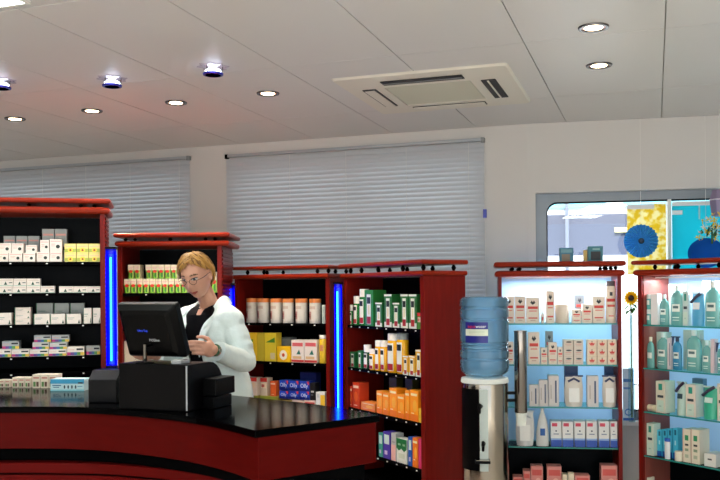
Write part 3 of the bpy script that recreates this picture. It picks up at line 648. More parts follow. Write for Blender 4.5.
item(U3, 'carton', 257, 264, 332.9, S[1], 'olive narrow pack between the two yellow packs', body='#D0BC3A', d=.06)
item(U3, 'carton', 264.4, 276, 332.8, S[1], 'dull yellow pack with a green roof mark under the third tin', body='#E8D038', pat='roof', d=.07)
for px0, px1, ya, yb in ((246.5, 250.5, 339.5, 342), ): pass
item(U3, 'carton', 279, 290.6, 337.5, S[1], 'grey carton behind the small yellow cube', body='#8F9596', dy=.14, d=.08)
item(U3, 'carton', 277, 290.2, 346.5, S[1], 'small bright yellow cube with a white disc', body='#FFC814', pat='cube', d=.07, dy=.02, turn=R(0))
PATS['pain'] = lambda: [('r', .08, .72, .92, .88, '#D8636A'), ('p', ((.4, .36), (.75, .36), (.62, .58)), '#1F6A62'), ('r', .0, .02, 1, .12, '#C8383A'), ('r', .1, .16, .8, .28, '#D9B58A')]
item(U3, 'carton', 291.2, 303.8, 340, S[1], 'white red-banded carton, nearer the yellow cube', body='#E9DFDA', pat='pain')
item(U3, 'carton', 304.2, 316.9, 340, S[1], 'white red-banded carton, beside the yellow tube', body='#E9DFDA', pat='pain')
item(U3, 'bottle', 317.8, 324.8, 335.2, S[1], 'narrow yellow tube with a white cap at the cabinet post', body='#F0C83A', cap='#F2F0EA', cf=.13, cr=.98, name='tube', cat='tube', lab=(.5, .75, '#D98B5A', 30), sy=.8)
PATS['milk'] = lambda: [('r', 0, .78, 1, 1, '#D5342E'), ('r', .1, .42, .9, .72, '#F0D9C0'), ('r', .15, .48, .6, .64, '#CC4A3E')]
PATS['fruit'] = lambda: [('r', 0, .7, 1, .95, '#8E9A3A'), ('e', .45, .4, .3, .2, '#D8C04E')]
a1_ = item(U3, 'carton', 243.5, 257.5, 395.3, S[2], 'olive yellow pack under the red-topped carton by the sleeve', body='#BFB04A', pat='fruit', d=.07)
a2_ = item(U3, 'carton', 260, 277.5, 396, S[2], 'longer olive yellow pack under the cream carton', body='#B0A848', pat='fruit', d=.07)
item(U3, 'carton', 243, 256.8, 377.2, a1_, 'white carton with a red top on the olive pack by the sleeve', body='#EBD9CC', pat='milk', d=.07)
item(U3, 'carton', 260.4, 267, 378, a2_, 'cream carton with a red top beside the orange pack', body='#DCCBB8', pat='milk', d=.07)
item(U3, 'carton', 270, 275.8, 381.2, a2_, 'narrow orange pack next to the blue boxes', body='#E8662E', pat='red', d=.06)
b0 = item(U3, 'carton', 279, 291.4, 400.2, S[2], 'flat mustard pack beneath the blue boxes', body='#B99A50', d=.1)
PATS['wr'] = lambda: [('r', .05, .4, .95, .8, '#C9474A')]
b1 = item(U3, 'carton', 292, 303.8, 400.2, S[2], 'flat white red-lettered pack under the middle blue boxes', body='#E6CFC6', pat='wr', d=.1)
b2 = item(U3, 'carton', 304.2, 315.3, 400.2, S[2], 'flat white red-lettered pack under the end blue boxes', body='#E6CFC6', pat='wr', d=.1)
zb_ = max(b0, b1, b2); G = 'blue boxes with white lettering'
cols = ((279.2, 288.2), (288.8, 298.6), (299.4, 309.2))
tt = [item(U3, 'carton', a, c_, 391.0 + .2*k, zb_, 'bright blue box with white lettering, lower row, %s from the orange pack' % ORD[k], body='#1746C0', pat='olly', group=G, d=.08, dy=.028) for k, (a, c_) in enumerate(cols)]
for k, (a, c_) in enumerate(cols): item(U3, 'carton', a, c_, 380.4 + .4*k, max(tt), 'bright blue box with white lettering, upper row, %s from the orange pack' % ORD[k], body='#1746C0', pat='olly', group=G, d=.08, dy=.03)
item(U3, 'carton', 300, 316.5, 372.4, S[2], 'dark blue tall box behind the bright blue boxes', body='#14266E', dy=.16, d=.06)
PATS['blk'] = lambda: [('r', .2, .45, .75, .55, '#B9BCC2'), ('r', .2, .28, .6, .34, '#6A6E78')]
k0 = max(b0, b1, b2)
item(U3, 'carton', 309.8, 315.2, 383, zb_, 'black box with pale lettering, touching the blue boxes', body='#101116', pat='blk', d=.06)
PATS['wy'] = lambda: [('r', .5, 0, 1, .85, '#EFC23A'), ('r', .1, .7, .4, .9, '#CCD2DA')]
item(U3, 'carton', 315.8, 325, 392.2, S[2], 'white and yellow box at the post beside the blue light', body='#E4E6EA', pat='wy', d=.05)

# ------------------------------------------------------------------ stock: angled cabinet
S = sh4; G = 'green gel packs on the angled cabinet'
def gel_bottle(x0, x1, yt, zb, lb, body, cf=.22, capc='#F0EDE6', **kw):
    return item(U4, 'bottle', x0, x1, yt, zb, lb, body=body, cap=capc, cf=cf, cr=.96, name='bottle', cat='bottle', sy=.8, lab=(.06, .92, '#EDEFE4', 40), marks=((.68, .86, '#17211B', 32), (.08, .28, '#A52124', 36)), **kw)
GR = '#1E7A34'
gel_bottle(347.4, 351.3, 304.8, S[0], 'smallest green bottle with white cap, beside the blue light', GR, .3, dy=.02, group=G)
gel_bottle(352, 356.6, 296, S[0], 'second smallest green white-capped bottle on the upper angled shelf', GR, .26, dy=.02, group=G)
gel_bottle(357.4, 363.4, 289, S[0], 'tall green white-capped bottle beside the big green carton', GR, .22, dy=.02, group=G)
item(U4, 'carton', 364.4, 373, 290, S[0], 'biggest green carton with grey side on the angled cabinet', body='#2C8238', pat='gel', d=.10, dy=.02, group=G)
PATS['gelw'] = lambda: PATS['gel']() + [('r', 0, .94, 1, 1, '#EDEFEA'), ('r', 0, 0, 1, .16, '#DDE6DC', .8)]
for x0, x1, yt, lb in ((375, 382, 302.7, 'short green white-topped carton between the big carton and a tall one'), (384, 391.6, 294.3, 'tall green white-topped carton, first of three along the angled shelf'), (392.4, 399.4, 302.9, 'short green white-topped carton between two tall ones'),
                       (400.4, 407.8, 294.3, 'tall green white-topped carton, second of three along the angled shelf'), (408.6, 416.5, 294.3, 'tall green white-topped carton, last of three next to the red one')):
    item(U4, 'carton', x0, x1, yt, S[0], lb, body='#256F33', pat='gelw', d=.07, dy=.02, group=G)
item(U4, 'carton', 417.2, 421, 312.7, S[0], 'small red and green carton at the post of the angled cabinet', body='#4C8A2E', pat='milk', d=.06, dy=.02)
item(U4, 'carton', 347.2, 355, 351.8, S[1], 'small dark green carton at the blue light end of the second angled shelf', body='#1C6A34', pat='gel', d=.07, dy=.02)
item(U4, 'carton', 357.6, 361.6, 350.7, S[1], 'narrow dark green carton beside a white-capped dark bottle', body='#1C6A34', pat='gel', d=.05, dy=.02)
YE = '#F2B41A'; G = 'yellow bottles on the angled cabinet'
gel_bottle(362, 367, 344.9, S[1], 'dark green white-capped bottle among the yellow ones', '#1A4A30', .3, dy=.02)
gel_bottle(367.5, 372.8, 349, S[1], 'short plain yellow bottle next to the dark green bottle', YE, .24, dy=.02, group=G)
gel_bottle(373.3, 378.2, 340.4, S[1], 'medium yellow white-capped bottle, nearer the dark green bottle', YE, .2, dy=.02, group=G)
gel_bottle(378.7, 384, 340.6, S[1], 'medium yellow white-capped bottle, touching the tallest bottle', YE, .2, dy=.02, group=G)
gel_bottle(384.6, 393.4, 333.5, S[1], 'tallest yellow bottle with a bright white cap', YE, .18, dy=.02, group=G)
gel_bottle(394.2, 402, 333.1, S[1], 'tall yellow bottle with a grey cap', YE, .16, '#8E9694', dy=.02, group=G)
for x0, x1, yt, lb in ((402.6, 408, 356, 'small yellow carton beside the grey-capped bottle'), (408.6, 414.7, 356.2, 'small yellow carton in the middle of the last three'), (415.4, 421.4, 350, 'taller yellow carton at the post of the angled cabinet')):
    item(U4, 'carton', x0, x1, yt, S[1], lb, body='#E6B02A', pat='gelw', d=.05, dy=.02, group='yellow cartons on the angled cabinet')
item(U4, 'carton', 347, 352, 386, S[2], 'red carton nearest the blue light on the third angled shelf', body='#DB3B1E', pat='red', d=.05, dy=.02)
item(U4, 'carton', 352.4, 359.2, 382.3, S[2], 'taller red carton with grey side on the third angled shelf', body='#DB4420', pat='red', d=.075, dy=.02)
item(U4, 'carton', 361, 375, 402.8, S[2], 'flat orange carton lying between the red and orange packs', body='#EE8A34', pat='orange', d=.08, dy=.02)
OR = '#FF9A16'; G = 'orange cartons on the third angled shelf'
for x0, x1, yt, lb in ((376.4, 382.2, 391, 'first upright orange carton after the flat one'), (382.7, 388.7, 392.6, 'second upright orange carton after the flat one'), (389.2, 396.7, 388.2, 'taller orange carton in front of the nearer olive box'), (397.2, 404.2, 394.5, 'lowest upright orange carton of the row'),
                       (404.9, 409.4, 390.2, 'narrow striped orange carton beside the widest one'), (410, 418, 390.4, 'widest orange carton near the post of the angled cabinet')):
    item(U4, 'carton', x0, x1, yt, S[2], lb, body=OR, pat='orange', d=.075, dy=.02, group=G)
item(U4, 'carton', 418.5, 421.4, 408.5, S[2], 'small yellow carton at the post on the orange shelf', body='#EDBF3C', d=.05, dy=.02)
item(U4, 'carton', 389, 396.5, 377.5, S[2], 'dark olive box behind the orange cartons, further from the post', body='#4A4718', d=.05, dy=.15)
item(U4, 'carton', 405, 412.5, 378.5, S[2], 'dark olive box behind the orange cartons, nearer the post', body='#4A4718', d=.05, dy=.15)
PATS['herb'] = lambda: [('r', .15, .55, .85, .9, '#C9E0DA'), ('r', .2, .15, .6, .3, '#D7C6EA')]
item(U4, 'carton', 378.5, 382.6, 432.8, S[3], 'teal carton on the lowest angled shelf beside the counter end', body='#3C9A8E', pat='herb', d=.06, dy=.02)
item(U4, 'carton', 383, 390.2, 432, S[3], 'purple carton on the lowest angled shelf', body='#4E3AA8', pat='herb', d=.07, dy=.02)
PATS['pk'] = lambda: [('r', 0, 0, 1, .58, '#E8B4AC'), ('r', .2, .65, .8, .7, '#9A9A9A')]
item(U4, 'carton', 391, 395.6, 433, S[3], 'grey and pink carton beside the purple one', body='#B9BCBA', pat='pk', d=.06, dy=.02)
PATS['gw'] = lambda: [('r', 0, .6, 1, 1, '#17703A'), ('p', ((0, .6), (.25, .5), (.5, .6), (.75, .48), (1, .6)), '#17703A'), ('r', .15, .72, .4, .8, '#BFE0C4'), ('r', .6, .72, .85, .8, '#BFE0C4'), ('r', .2, .2, .8, .4, '#CFD8C4')]
item(U4, 'carton', 396.4, 406.6, 439, S[3], 'white carton with a green top on the lowest angled shelf', body='#E3E6DC', pat='gw', d=.06, dy=.02)
item(U4, 'carton', 408, 412, 437, S[3], 'blue carton on the lowest angled shelf', body='#1F56B0', pat='herb', d=.06, dy=.02)
item(U4, 'carton', 412.4, 417.7, 438, S[3], 'orange carton on the lowest angled shelf', body='#EC7A1E', pat='orange', d=.06, dy=.02)
item(U4, 'carton', 418.2, 421.2, 439, S[3], 'magenta pink carton on the lowest angled shelf at the post', body='#D8386E', pat='pk' if 0 else 'plain', d=.05, dy=.02)

# ------------------------------------------------------------------ stock: cabinet beside the water cooler
S = sh5; G = 'cream hair care boxes'; BE = '#EBDCCB'
H = lambda *a, **k: item(U5, *a, **{**dict(body=BE, pat='hair', group=G, d=.055), **k})
H('carton', 503.6, 514.2, 296.3, S[0], 'cream red-lettered box half behind the water bottle, top glass shelf')
H('carton', 514.8, 525.5, 296.2, S[0], 'cream red-lettered box next to the water bottle, top glass shelf')
H('carton', 526.2, 539.4, 297.7, S[0], 'widest cream red-lettered box on the top glass shelf', d=.075)
H('bottle', 541, 544.3, 312, S[0], 'tiny white bottle between the wide box and the tall box', name='bottle', cat='bottle', lab=(.3, .7, '#D65A4C', 30), cf=.2, cr=.7, pat='plain')
H('carton', 546, 554.5, 290.8, S[0], 'tall cream box with a red panel, beside the plain roll', d=.09)
H('tin', 555.5, 569.8, 304, S[0], 'plain cream canister without lettering', name='canister', cat='canister', cap='#E9DAC6', pat='plain', plain=1)
H('carton', 575, 584.2, 295, S[0], 'box in painted grey shade standing behind the smallest red-lettered box', body='#77797C', dy=.14)  # cream box greyed in its colour to look shaded
H('carton', 572, 581, 309.2, S[0], 'smallest cream red-lettered box, in front of the grey box')
H('carton', 582.2, 592, 304, S[0], 'second smallest cream red-lettered box on the top glass shelf')
H('carton', 592.5, 605, 296.3, S[0], 'tall cream red-lettered box beside the dark-capped bottle')
H('bottle', 605.8, 617, 281, S[0], 'tall cream bottle with a dark cap at the cabinet post', name='bottle', cat='bottle', cf=.12, cap='#5E565C', cr=.9, sy=.7, lab=(.12, .9, '#F0DFCC', 60), marks=((.58, .66, '#D63A30', 50), (.44, .50, '#D65A4C', 45), (.74, .84, '#2A2C30', 16), (.18, .21, '#D65A4C', 30)), pf='straight')
H('carton', 506, 513.6, 342, S[1], 'cream box between the water bottle and the cup tube')
H('carton', 528, 539.6, 332.4, S[1], 'big cream box with red script beside the cup tube', d=.085)
H('carton', 540.6, 547.4, 347.8, S[1], 'small cream box in front of the grey one, second glass shelf')
H('carton', 545.5, 553, 331.2, S[1], 'tall box in painted grey shade at the back of the second glass shelf', body='#8E9296', dy=.14)  # grey body carries the shade of the back row
H('carton', 548.3, 557, 342.6, S[1], 'medium cream box between two small ones, second glass shelf')
H('carton', 557.6, 562.8, 347.2, S[1], 'narrow cream box against the stacked block of six')
z = S[1]; rows_ = (356.5, 348.1, 339.7)
for r_, yt in enumerate(rows_):
    zz_ = z
    for c2_, (a, c_) in enumerate(((563.4, 573.3), (573.6, 583.4))):
        z = item(U5, 'carton', a, c_, yt, zz_, 'grey-crested cream box in the block of six, %s row, %s column' % (('bottom', 'middle', 'top')[r_], ('narrow-box side', 'red-crown side')[c2_]), body='#DDD0C2', pat='crowng', group='block of six grey-crested boxes', d=.09)
z = S[1]
for r_, yt in enumerate(rows_):
    zz_ = z
    for c2_, (a, c_) in enumerate(((587, 596.9), (597.2, 607.1), (607.4, 617.3))):
        z = item(U5, 'carton', a, c_, yt, zz_, 'cream box with a red crown, %s row, %s column of three' % (('bottom', 'middle', 'top')[r_], ('block-side', 'centre', 'post-side')[c2_]), body='#F0DAC2', pat='crown', group='nine red crown boxes', d=.07)
G = 'tall pale boxes on the third glass shelf'
H('carton', 529, 538.6, 385, S[2], 'lowest of three stepped pale boxes, third glass shelf', pat='text', body='#D9D4D2', group=G)
H('carton', 539, 547.8, 380, S[2], 'middle of three stepped pale boxes, third glass shelf', pat='text', body='#D9D4D2', group=G)
H('carton', 548.2, 559, 375.6, S[2], 'highest of three stepped pale boxes, third glass shelf', pat='text', body='#D9D4D2', group=G, d=.09)
H('pouch', 564.5, 583.6, 375.6, S[2], 'clear cream pouch with dark top next to the stepped boxes', pat='plain', body='#E2DBD0', name='pouch', cat='pouch', group=None, d=.06)
H('carton', 587, 598.6, 376, S[2], 'tall pale box between the two pouches', pat='text', body='#D9D4D2', group=G)
H('pouch', 602.5, 617, 375.6, S[2], 'clear cream pouch with dark top at the cabinet post', pat='plain', body='#E2DBD0', name='pouch', cat='pouch', group=None, d=.06)
H('carton', 564.5, 578, 366, S[2], 'dark blue box behind the pouch near the stepped boxes', pat='plain', body='#1D3A6C', dy=.17, group=None)
H('carton', 605, 617, 366, S[2], 'dark blue box behind the pouch at the post', pat='plain', body='#1D3A6C', dy=.17, group=None)
H('pouch', 515.5, 534.5, 411, S[3], 'white pouch on the fourth glass shelf behind the paper cup', pat='plain', body='#DCDCDA', name='pouch', cat='pouch', group=None, d=.06, cap='#C9CDD2')
H('bottle', 536, 549, 408, S[3], 'cone-shaped white bottle with a blue round label', name='bottle', cat='bottle', pf='cone', cap='#E4E4E2', cr=.26, body='#E2E2DF', pat='plain', group=None, lab=(.45, .75, '#2F66B4', 22), sy=.6)
G = 'white boxes with a blue foot'
for k, (a, c_) in enumerate(((550.6, 561.6), (562.2, 573.4), (574.2, 585.3), (586.2, 597.3), (598.6, 609.4), (610.2, 617.6))):
    H('carton', a, c_, 421.4, S[3], 'white box with a blue foot, %s from the cone-shaped bottle' % ORD[k], pat='nav', body='#E6E6E4', group=G, d=.10)
G = 'pink boxes at the bottom of the cooler-side cabinet'
PATS['pinkb'] = lambda: [('r', .1, .62, .9, .86, '#D8564E'), ('e', .6, .4, .2, .12, '#F2B7A6')]
for k, (a, c_, yt, lb) in enumerate(((513, 522.8, 477, 'lowest pink box beside the cooler at the bottom edge'), (523.2, 530.4, 471, 'pink box second from the cooler at the bottom edge'), (530.8, 543, 466.3, 'tall pink box third from the cooler at the bottom edge'), (547, 561.6, 466.5, 'tall pink box in the middle of the bottom shelf'),
                             (575, 590, 475.5, 'low pink box after the cream packs at the bottom edge'), (601, 617.5, 465.6, 'tall pink box at the post of the bottom shelf'))):
    H('carton', a, c_, yt, S[4], lb, pat='pinkb', body='#E08E84', group=G, d=.09)
for k, (a, c_, yt) in enumerate(((562.4, 567.6, 474.5), (568.2, 574.2, 473.6))): H('carton', a, c_, yt, S[4], 'small cream pack among the pink boxes, %s' % ('beside the tall one', 'beside the low one')[k], pat='plain', body='#EAD9BC', group=None, d=.06)
# things standing on top of it
zt5 = U5.hit(560, 261.4)[1]
def onto(x0, x1, yt, dy, d, lb, body, pat): item(U5, 'carton', x0, x1, yt, zt5, lb, dy=dy, d=d, body=body, pat=pat, top_of=1)
PATS['leaflet'] = lambda: [('r', .15, .05, .75, .55, '#8A7F6E'), ('r', .1, .65, .9, .9, '#6FA6B4')]
PATS['screen'] = lambda: [('r', .18, .1, .84, .66, '#141A20'), ('r', .3, .76, .8, .86, '#9FD0CF')]
onto(559.5, 573.5, 247.8, .12, .05, 'blue leaflet box on top of the cooler-side cabinet', '#3D7F9A', 'leaflet')
onto(588, 603, 246.2, .12, .07, 'teal box with a dark square on top of the cooler-side cabinet', '#3C8494', 'screen')
onto(583.6, 587.4, 250, .14, .04, 'small yellow pack on top of the cooler-side cabinet', '#E8C26A', 'plain')

# ------------------------------------------------------------------ stock: aqua cabinet at the photo edge
S = sh6
AQ = mat('aqua_plastic', '#7FC2BE', .15, trans=.25); AQB = mat('blue_plastic', '#3E9AC6', .15, trans=.2)
A = lambda kind, x0, x1, yt, zb, lb, **k: item(U6, kind, x0, x1, yt, zb, lb, **{**dict(dy=.03), **k})
def aq(x0, x1, yt, zb, lb, m=AQ, **k):
    A('bottle', x0, x1, yt, zb, lb, **{**dict(bm=m, body='#7FC2BE', pf='round', cap='#DCE8E4', cr=.33, name='bottle', cat='bottle', group='aqua bottles', sy=.55, lab=(.55, .85, '#EAF2EA', 36), marks=((.68, .78, '#4C6E70', 24), (.3, .34, '#D9EFEA', 30), (.2, .23, '#D9EFEA', 30))), **k})
for x0, x1, yt, k, lb in ((668.4, 682, 284.6, 0, 'pale carton behind the large aqua bottle beside the strap pouch'), (702.3, 718.4, 281, 0, 'pale carton behind the largest aqua bottle at the photo edge'), 
                          (654.2, 667.2, 332, 1, 'pale carton behind the wide aqua bottle second from the post'), (683, 699.4, 330, 1, 'pale wide carton behind the very wide aqua bottle'), (700.2, 710, 340.5, 1, 'pale carton behind the narrow aqua bottle on the second shelf')):
    A('carton', x0, x1, yt, S[k], lb, body='#D3D3C6', d=.045, dy=.135, group='pale cartons behind the aqua bottles')
j0 = A('jar', 642.6, 650, 309.4, S[0], 'lower of two stacked teal jars, upper aqua shelf', body='#5FB2AE', name='jar', cat='jar', group='teal jars')
A('jar', 642.6, 650, 294.2, j0, 'upper of two stacked teal jars, upper aqua shelf', body='#5FB2AE', name='jar', cat='jar', group='teal jars')
A('carton', 650.6, 657.4, 294, S[0], 'white blank carton between the jars and a small aqua bottle', body='#E9E6E2', d=.04)
aq(658, 667, 294.5, S[0], 'small aqua bottle beside the white carton, upper shelf')
aq(668.6, 681.8, 285, S[0], 'large aqua bottle beside the tilted strap pouch, upper shelf')
A('carton', 682.4, 688, 291, S[0], 'pale aqua carton between a large bottle and the strap pouch', body='#C9DCD8', pat='aqua', d=.04)
A('pouch', 689, 701.6, 292.5, S[0], 'blue pouch with a dark slanting strap', body='#4FA8D4', name='pouch', cat='pouch', d=.06, strap=True, lab=(.5, .7, '#EFF6FA'), cap='#DDE9F2')
aq(702.5, 718, 281, S[0], 'largest aqua bottle, next to the strap pouch at the photo edge')
A('bottle', 644.2, 652.8, 337, S[1], 'narrow teal bottle nearest the post, second aqua shelf', bm=AQ, body='#7FC2BE', pf='round', cap='#E8DCC8', cr=.4, name='bottle', cat='bottle', group='aqua bottles', sy=.55, lab=(.5, .8, '#EAF2EA', 36))
aq(655, 666.6, 332.5, S[1], 'wide aqua bottle second from the post, second shelf')
A('carton', 667, 670.6, 338, S[1], 'slim pale carton beside the blue spray bottle', body='#D9CFD2', d=.04, pat='text')
aq(671.2, 680, 336.5, S[1], 'blue spray bottle with a dark trigger, second aqua shelf', m=AQB, trigger=True, group=None)
aq(684, 698.6, 330, S[1], 'very wide aqua bottle in the middle of the second shelf')
aq(700.8, 709.6, 341, S[1], 'narrow aqua bottle after the very wide one, second shelf')
A('carton', 710.2, 714, 339, S[1], 'slim pinkish carton beside the cut-off spray bottle', body='#D6C2C6', d=.04)
aq(715.5, 725.5, 343, S[1], 'spray bottle with dark trigger cut by the photo edge', trigger=True, group=None)
A('roll', 643.2, 655, 404.6, S[2], 'cream soap roll lying at the post, third aqua shelf', body='#E4D6B8', name='soap_roll', cat='soap', group=None)
A('carton', 655.6, 665, 381.2, S[2], 'tall cream carton with a green square beside the soap roll', body='#E3DCC8', pat='aqua', d=.10)
A('pouch', 674.5, 684, 382, S[2], 'pale aqua pouch between the two cream cartons', body='#BCD8CC', name='pouch', cat='pouch', d=.05, strap=True, lab=(.5, .65, '#38525A'), cap='#C4D4D0')
A('carton', 685.4, 695.4, 384.6, S[2], 'cream carton with a green square between the two pouches', body='#E3D8C8', pat='aqua', d=.08)
A('carton', 692, 703, 378.5, S[2], 'grey blue box standing at the back of the third aqua shelf', body='#6E8FA8', d=.04, dy=.19)
A('pouch', 700.5, 715, 386.5, S[2], 'bright teal pouch with a dark closure', body='#3DB694', name='pouch', cat='pouch', d=.06, strap=True, lab=(.5, .66, '#D8EFE6'), cap='#DCE9E2')
A('carton', 717, 726, 384, S[2], 'cream carton cut by the photo edge, third aqua shelf', body='#DDD2C2', pat='aqua', d=.08)
A('carton', 643.6, 653.4, 423.2, S[3], 'pale green-squared carton at the post, lowest aqua shelf', body='#D6E2D0', pat='aqua', d=.07)
for k, (a, c_, yt) in enumerate(((657, 661.6, 430), (662.4, 666.8, 429.4), (667.6, 672, 428.9), (672.8, 677.6, 428.4))):
    A('carton', a, c_, yt, S[3], 'bright cyan carton, %s from the post, lowest aqua shelf' % ORD[k], body='#49BFE0', pat='blue', d=.05, dy=.06, group='cyan cartons')
A('bottle', 663.5, 669, 438.3, S[3], 'small white tube with a blue foot before the cyan cartons', body='#EDF0F4', cap='#2D62C4', cf=.16, cr=1.02, name='tube', cat='tube', sy=.6, dy=.015)
A('tin', 672.8, 680.2, 451.6, S[3], 'flat cream soap dish beside the white tube', body='#EAE2CC', cap='#EFE8D6', name='soap_dish', cat='dish', dy=.012, plain=1)
G = 'twin striped cartons'
A('carton', 682.4, 690.4, 429.2, S[3], 'cream carton with a column of green and dark squares, cyan carton side', body='#E9DFC9', pat='duo', d=.10, group=G)
A('carton', 690.8, 699.4, 429.6, S[3], 'cream carton with a column of green and dark squares, low box side', body='#E9DFC9', pat='duo', d=.10, group=G)
PATS['low'] = lambda: [('r', .3, .5, .65, .62, '#4A4A4A')]
A('carton', 704, 716, 453.8, S[3], 'low white box lying at the photo edge', body='#E6E4DC', pat='low', d=.11)
A('carton', 640.8, 648.5, 477, S[4], 'cream box barely showing at the bottom photo edge', body='#D9D2C2', d=.06)

# ------------------------------------------------------------------ counter
HC = .92
front = [(-3.9, 3.86), (-2.6, 3.86), (-1.9, 3.845)]
for px, py in ((40, 406.3), (80, 406.8), (112, 408.2), (142, 410.5), (172, 413.6), (200, 417.4), (228, 422.8), (256, 430)):
    p = at_z(px, py, HC); front.append((p.x, p.y))
cr_ = at_z(258, 430.3, HC); er = at_z(380, 415, HC)
front[-1] = (cr_.x, cr_.y)
def catmull(pts, n=5):
    P_ = [Vector(p) for p in pts]; P_ = [P_[0]*2 - P_[1]] + P_ + [P_[-1]*2 - P_[-2]]; o = []
    for i in range(1, len(P_) - 2):
        a, b_, c_, d_ = P_[i-1:i+3]
        for k in range(n):
            t_ = k/n; o.append(tuple(.5*((b_*2) + (c_ - a)*t_ + (a*2 - b_*5 + c_*4 - d_)*t_**2 + (b_*3 - a - c_*3 + d_)*t_**3)))
    return o + [tuple(P_[-2])]
front = catmull(front)
def offs(poly, d0, d1):
    o = []
    for i, p in enumerate(poly):
        a = Vector(poly[max(0, i - 1)]); c_ = Vector(poly[min(len(poly) - 1, i + 1)]); t_ = (c_ - a).normalized(); n_ = Vector((-t_.y, t_.x)); k = i/(len(poly) - 1)
        dd = d0 if k < .35 else d0 + (d1 - d0)*min(1, (k - .35)/.5)
        o.append(tuple(Vector(p) + n_*dd))
    return o
elen = (Vector((er.x, er.y)) - Vector(front[-1])).length
def band(f0, f1, z0, z1, m, bb=None):
    bb = bb or MB(); bb.prism(f0 + f1[::-1], z0, z1, m, smooth=True); return bb
back_ = []; DD = (.86, .86, .86, .84, .80, .68, .60, elen, elen, elen, elen)
for i in range(len(front)):
    q = i/5; j = min(9, int(q)); dd = DD[j] + (DD[j+1] - DD[j])*(q - j)
    a_ = Vector(front[max(0, i - 2)]); c_ = Vector(front[min(len(front) - 1, i + 2)]); t_ = (c_ - a_).normalized(); back_.append(tuple(Vector(front[i]) + Vector((-t_.y, t_.x))*dd))
back_[-1] = (er.x, er.y)
ct = thing('sales_counter', 'long curved red sales counter with a glossy black top', 'counter', (0, 0, 0))
fo = offs(front, -.012, -.012); bo = [p for p in back_]
band(fo, bo, HC - .028, HC, GRANITE).build('countertop', ct, bevel=.003)
REDC = mat('counter_red', (.085, .003, .0025), .35, spec=.04, var=.25, scale=7, stretch=(1, 1, 5))
band(front, offs(back_, -.02, -.02), HC - .19, HC - .028, REDC).build('fascia', ct, bevel=.002)
band(offs(front, .07, .07), offs(back_, -.06, -.08), HC - .255, HC - .19, BLACKM).build('recess', ct)
lo0 = offs(front, .0, .10); lo1 = offs(back_, -.04, -.14)
band(lo0, lo1, HC - .30, HC - .255, mat('counter_red_low', (.11, .0035, .003), .35, spec=.05, var=.2, scale=7, stretch=(1, 1, 5))).build('lower_band', ct, bevel=.004)
band(offs(front, .012, .11), offs(back_, -.05, -.14), HC - .308, HC - .30, BLACKM).build('groove', ct)
band(lo0, lo1, .09, HC - .308, MATS['counter_red_low']).build('base_panel', ct)
band(offs(front, .06, .16), offs(back_, -.08, -.16), 0, .09, BLACKM).build('plinth', ct)
b = MB()
for px in (86, 91): 
    p = at_y(px, 456, 3.84); b.box(p.x - .010, p.x + .010, p.y + .05 - .004, p.y + .05, p.z - .004, p.z + .004, WHITE)
b.build('latch', ct)  # white dabs imitate small light reflections in the black recess

# cartons and box on the counter
def on_counter(x0, x1, yt, yb, lb, body, pat, d, group=None):
    p0 = at_z(x0, yb, HC); p1 = at_z(x1, yb, HC); h = at_y(x0, yt, p0.y).z - HC; w = (p1 - p0).length
    b = MB(); carton(b, w - .0015, d, h, P(body), PATS[pat]()); m_ = (p0 + p1)/2
    return tag(b.build('carton', loc=(m_.x, m_.y, HC + .0003), rz=math.atan2(p1.y - p0.y, p1.x - p0.x), bevel=.0008), lb, 'box', group)
PATS['trio'] = lambda: [('r', .12, .1, .42, .46, '#5F8A4A'), ('r', .5, .1, .8, .46, '#6A4A3A'), ('r', .12, .7, .85, .8, '#D07A6A')]
for k, (a, c_) in enumerate(((-2, 4.6), (4.8, 10))): on_counter(a, c_, 380, 387.2, 'small cream carton on the counter, %s the photo edge' % ('cut by', 'near')[k], '#E6D8C4', 'trio', .05, 'small cream cartons on the counter')
for k in range(3): on_counter(12.2 + 6.3*k, 18.3 + 6.3*k, 377.6, 387.6, 'cream carton on the counter in the shorter trio, %s from the photo edge' % ORD[k], '#EADDC8', 'trio', .06, 'small cream cartons on the counter')
for k in range(3): on_counter(32.3 + 8.3*k, 40.4 + 8.3*k, 374.6, 388.0, 'cream carton on the counter in the taller trio, %s from the photo edge' % ORD[k], '#EFE0CA', 'trio', .07, 'small cream cartons on the counter')
PATS['bluebox'] = lambda: [('r', 0, .62, 1, 1, '#3FA9D6'), ('r', 0, 0, 1, .12, '#8FD8E6'), ('r', .06, .42, .32, .5, '#2C6A9A'), ('r', .08, .28, .26, .34, '#2C6A9A')] + [('e', .42 + .11*k, .34, .025, .16, '#28505E') for k in range(4)] + [('r', .82, .62, .96, .74, '#12304A', 2), ('r', .8, .36, .95, .42, '#4A9AB8')]
on_counter(50.3, 84.3, 379.3, 391, 'wide light blue carton with dark figures on the black counter', '#CDEBF0', 'bluebox', .09)

# ------------------------------------------------------------------ till: black housing, monitor, small terminal
pL = at_y(119, 411, 3.74); pR = at_y(187, 412, 3.61)
hx = (Vector((pR.x, pR.y, 0)) - Vector((pL.x, pL.y, 0))); hw = hx.length; ha = math.atan2(hx.y, hx.x); hh = .198
ho = thing('printer_housing', 'black till housing with a rounded side standing on the counter front', 'till', (pL.x, pL.y, HC + .0003), ha)
HB = mat('housing_black', '#060507', .35, spec=.12, var=.3, scale=90)
b = MB(); dpt = .30
prof = [(0, 0), (dpt, 0), (dpt, hh*.35)] + [(dpt*.62 + dpt*.38*math.cos(R(a)), hh*.35 + hh*.65*math.sin(R(a))) for a in (15, 30, 45, 60, 75, 90)] + [(0, hh)]
n = len(prof); v = [(x, y, z) for x in (0, hw) for y, z in prof]
b.add(v, [tuple(range(n)), tuple(range(n, 2*n))[::-1]] + [(i, n + i, n + (i + 1) % n, (i + 1) % n) for i in range(n)], HB)
b.build('body', ho, bevel=.003)
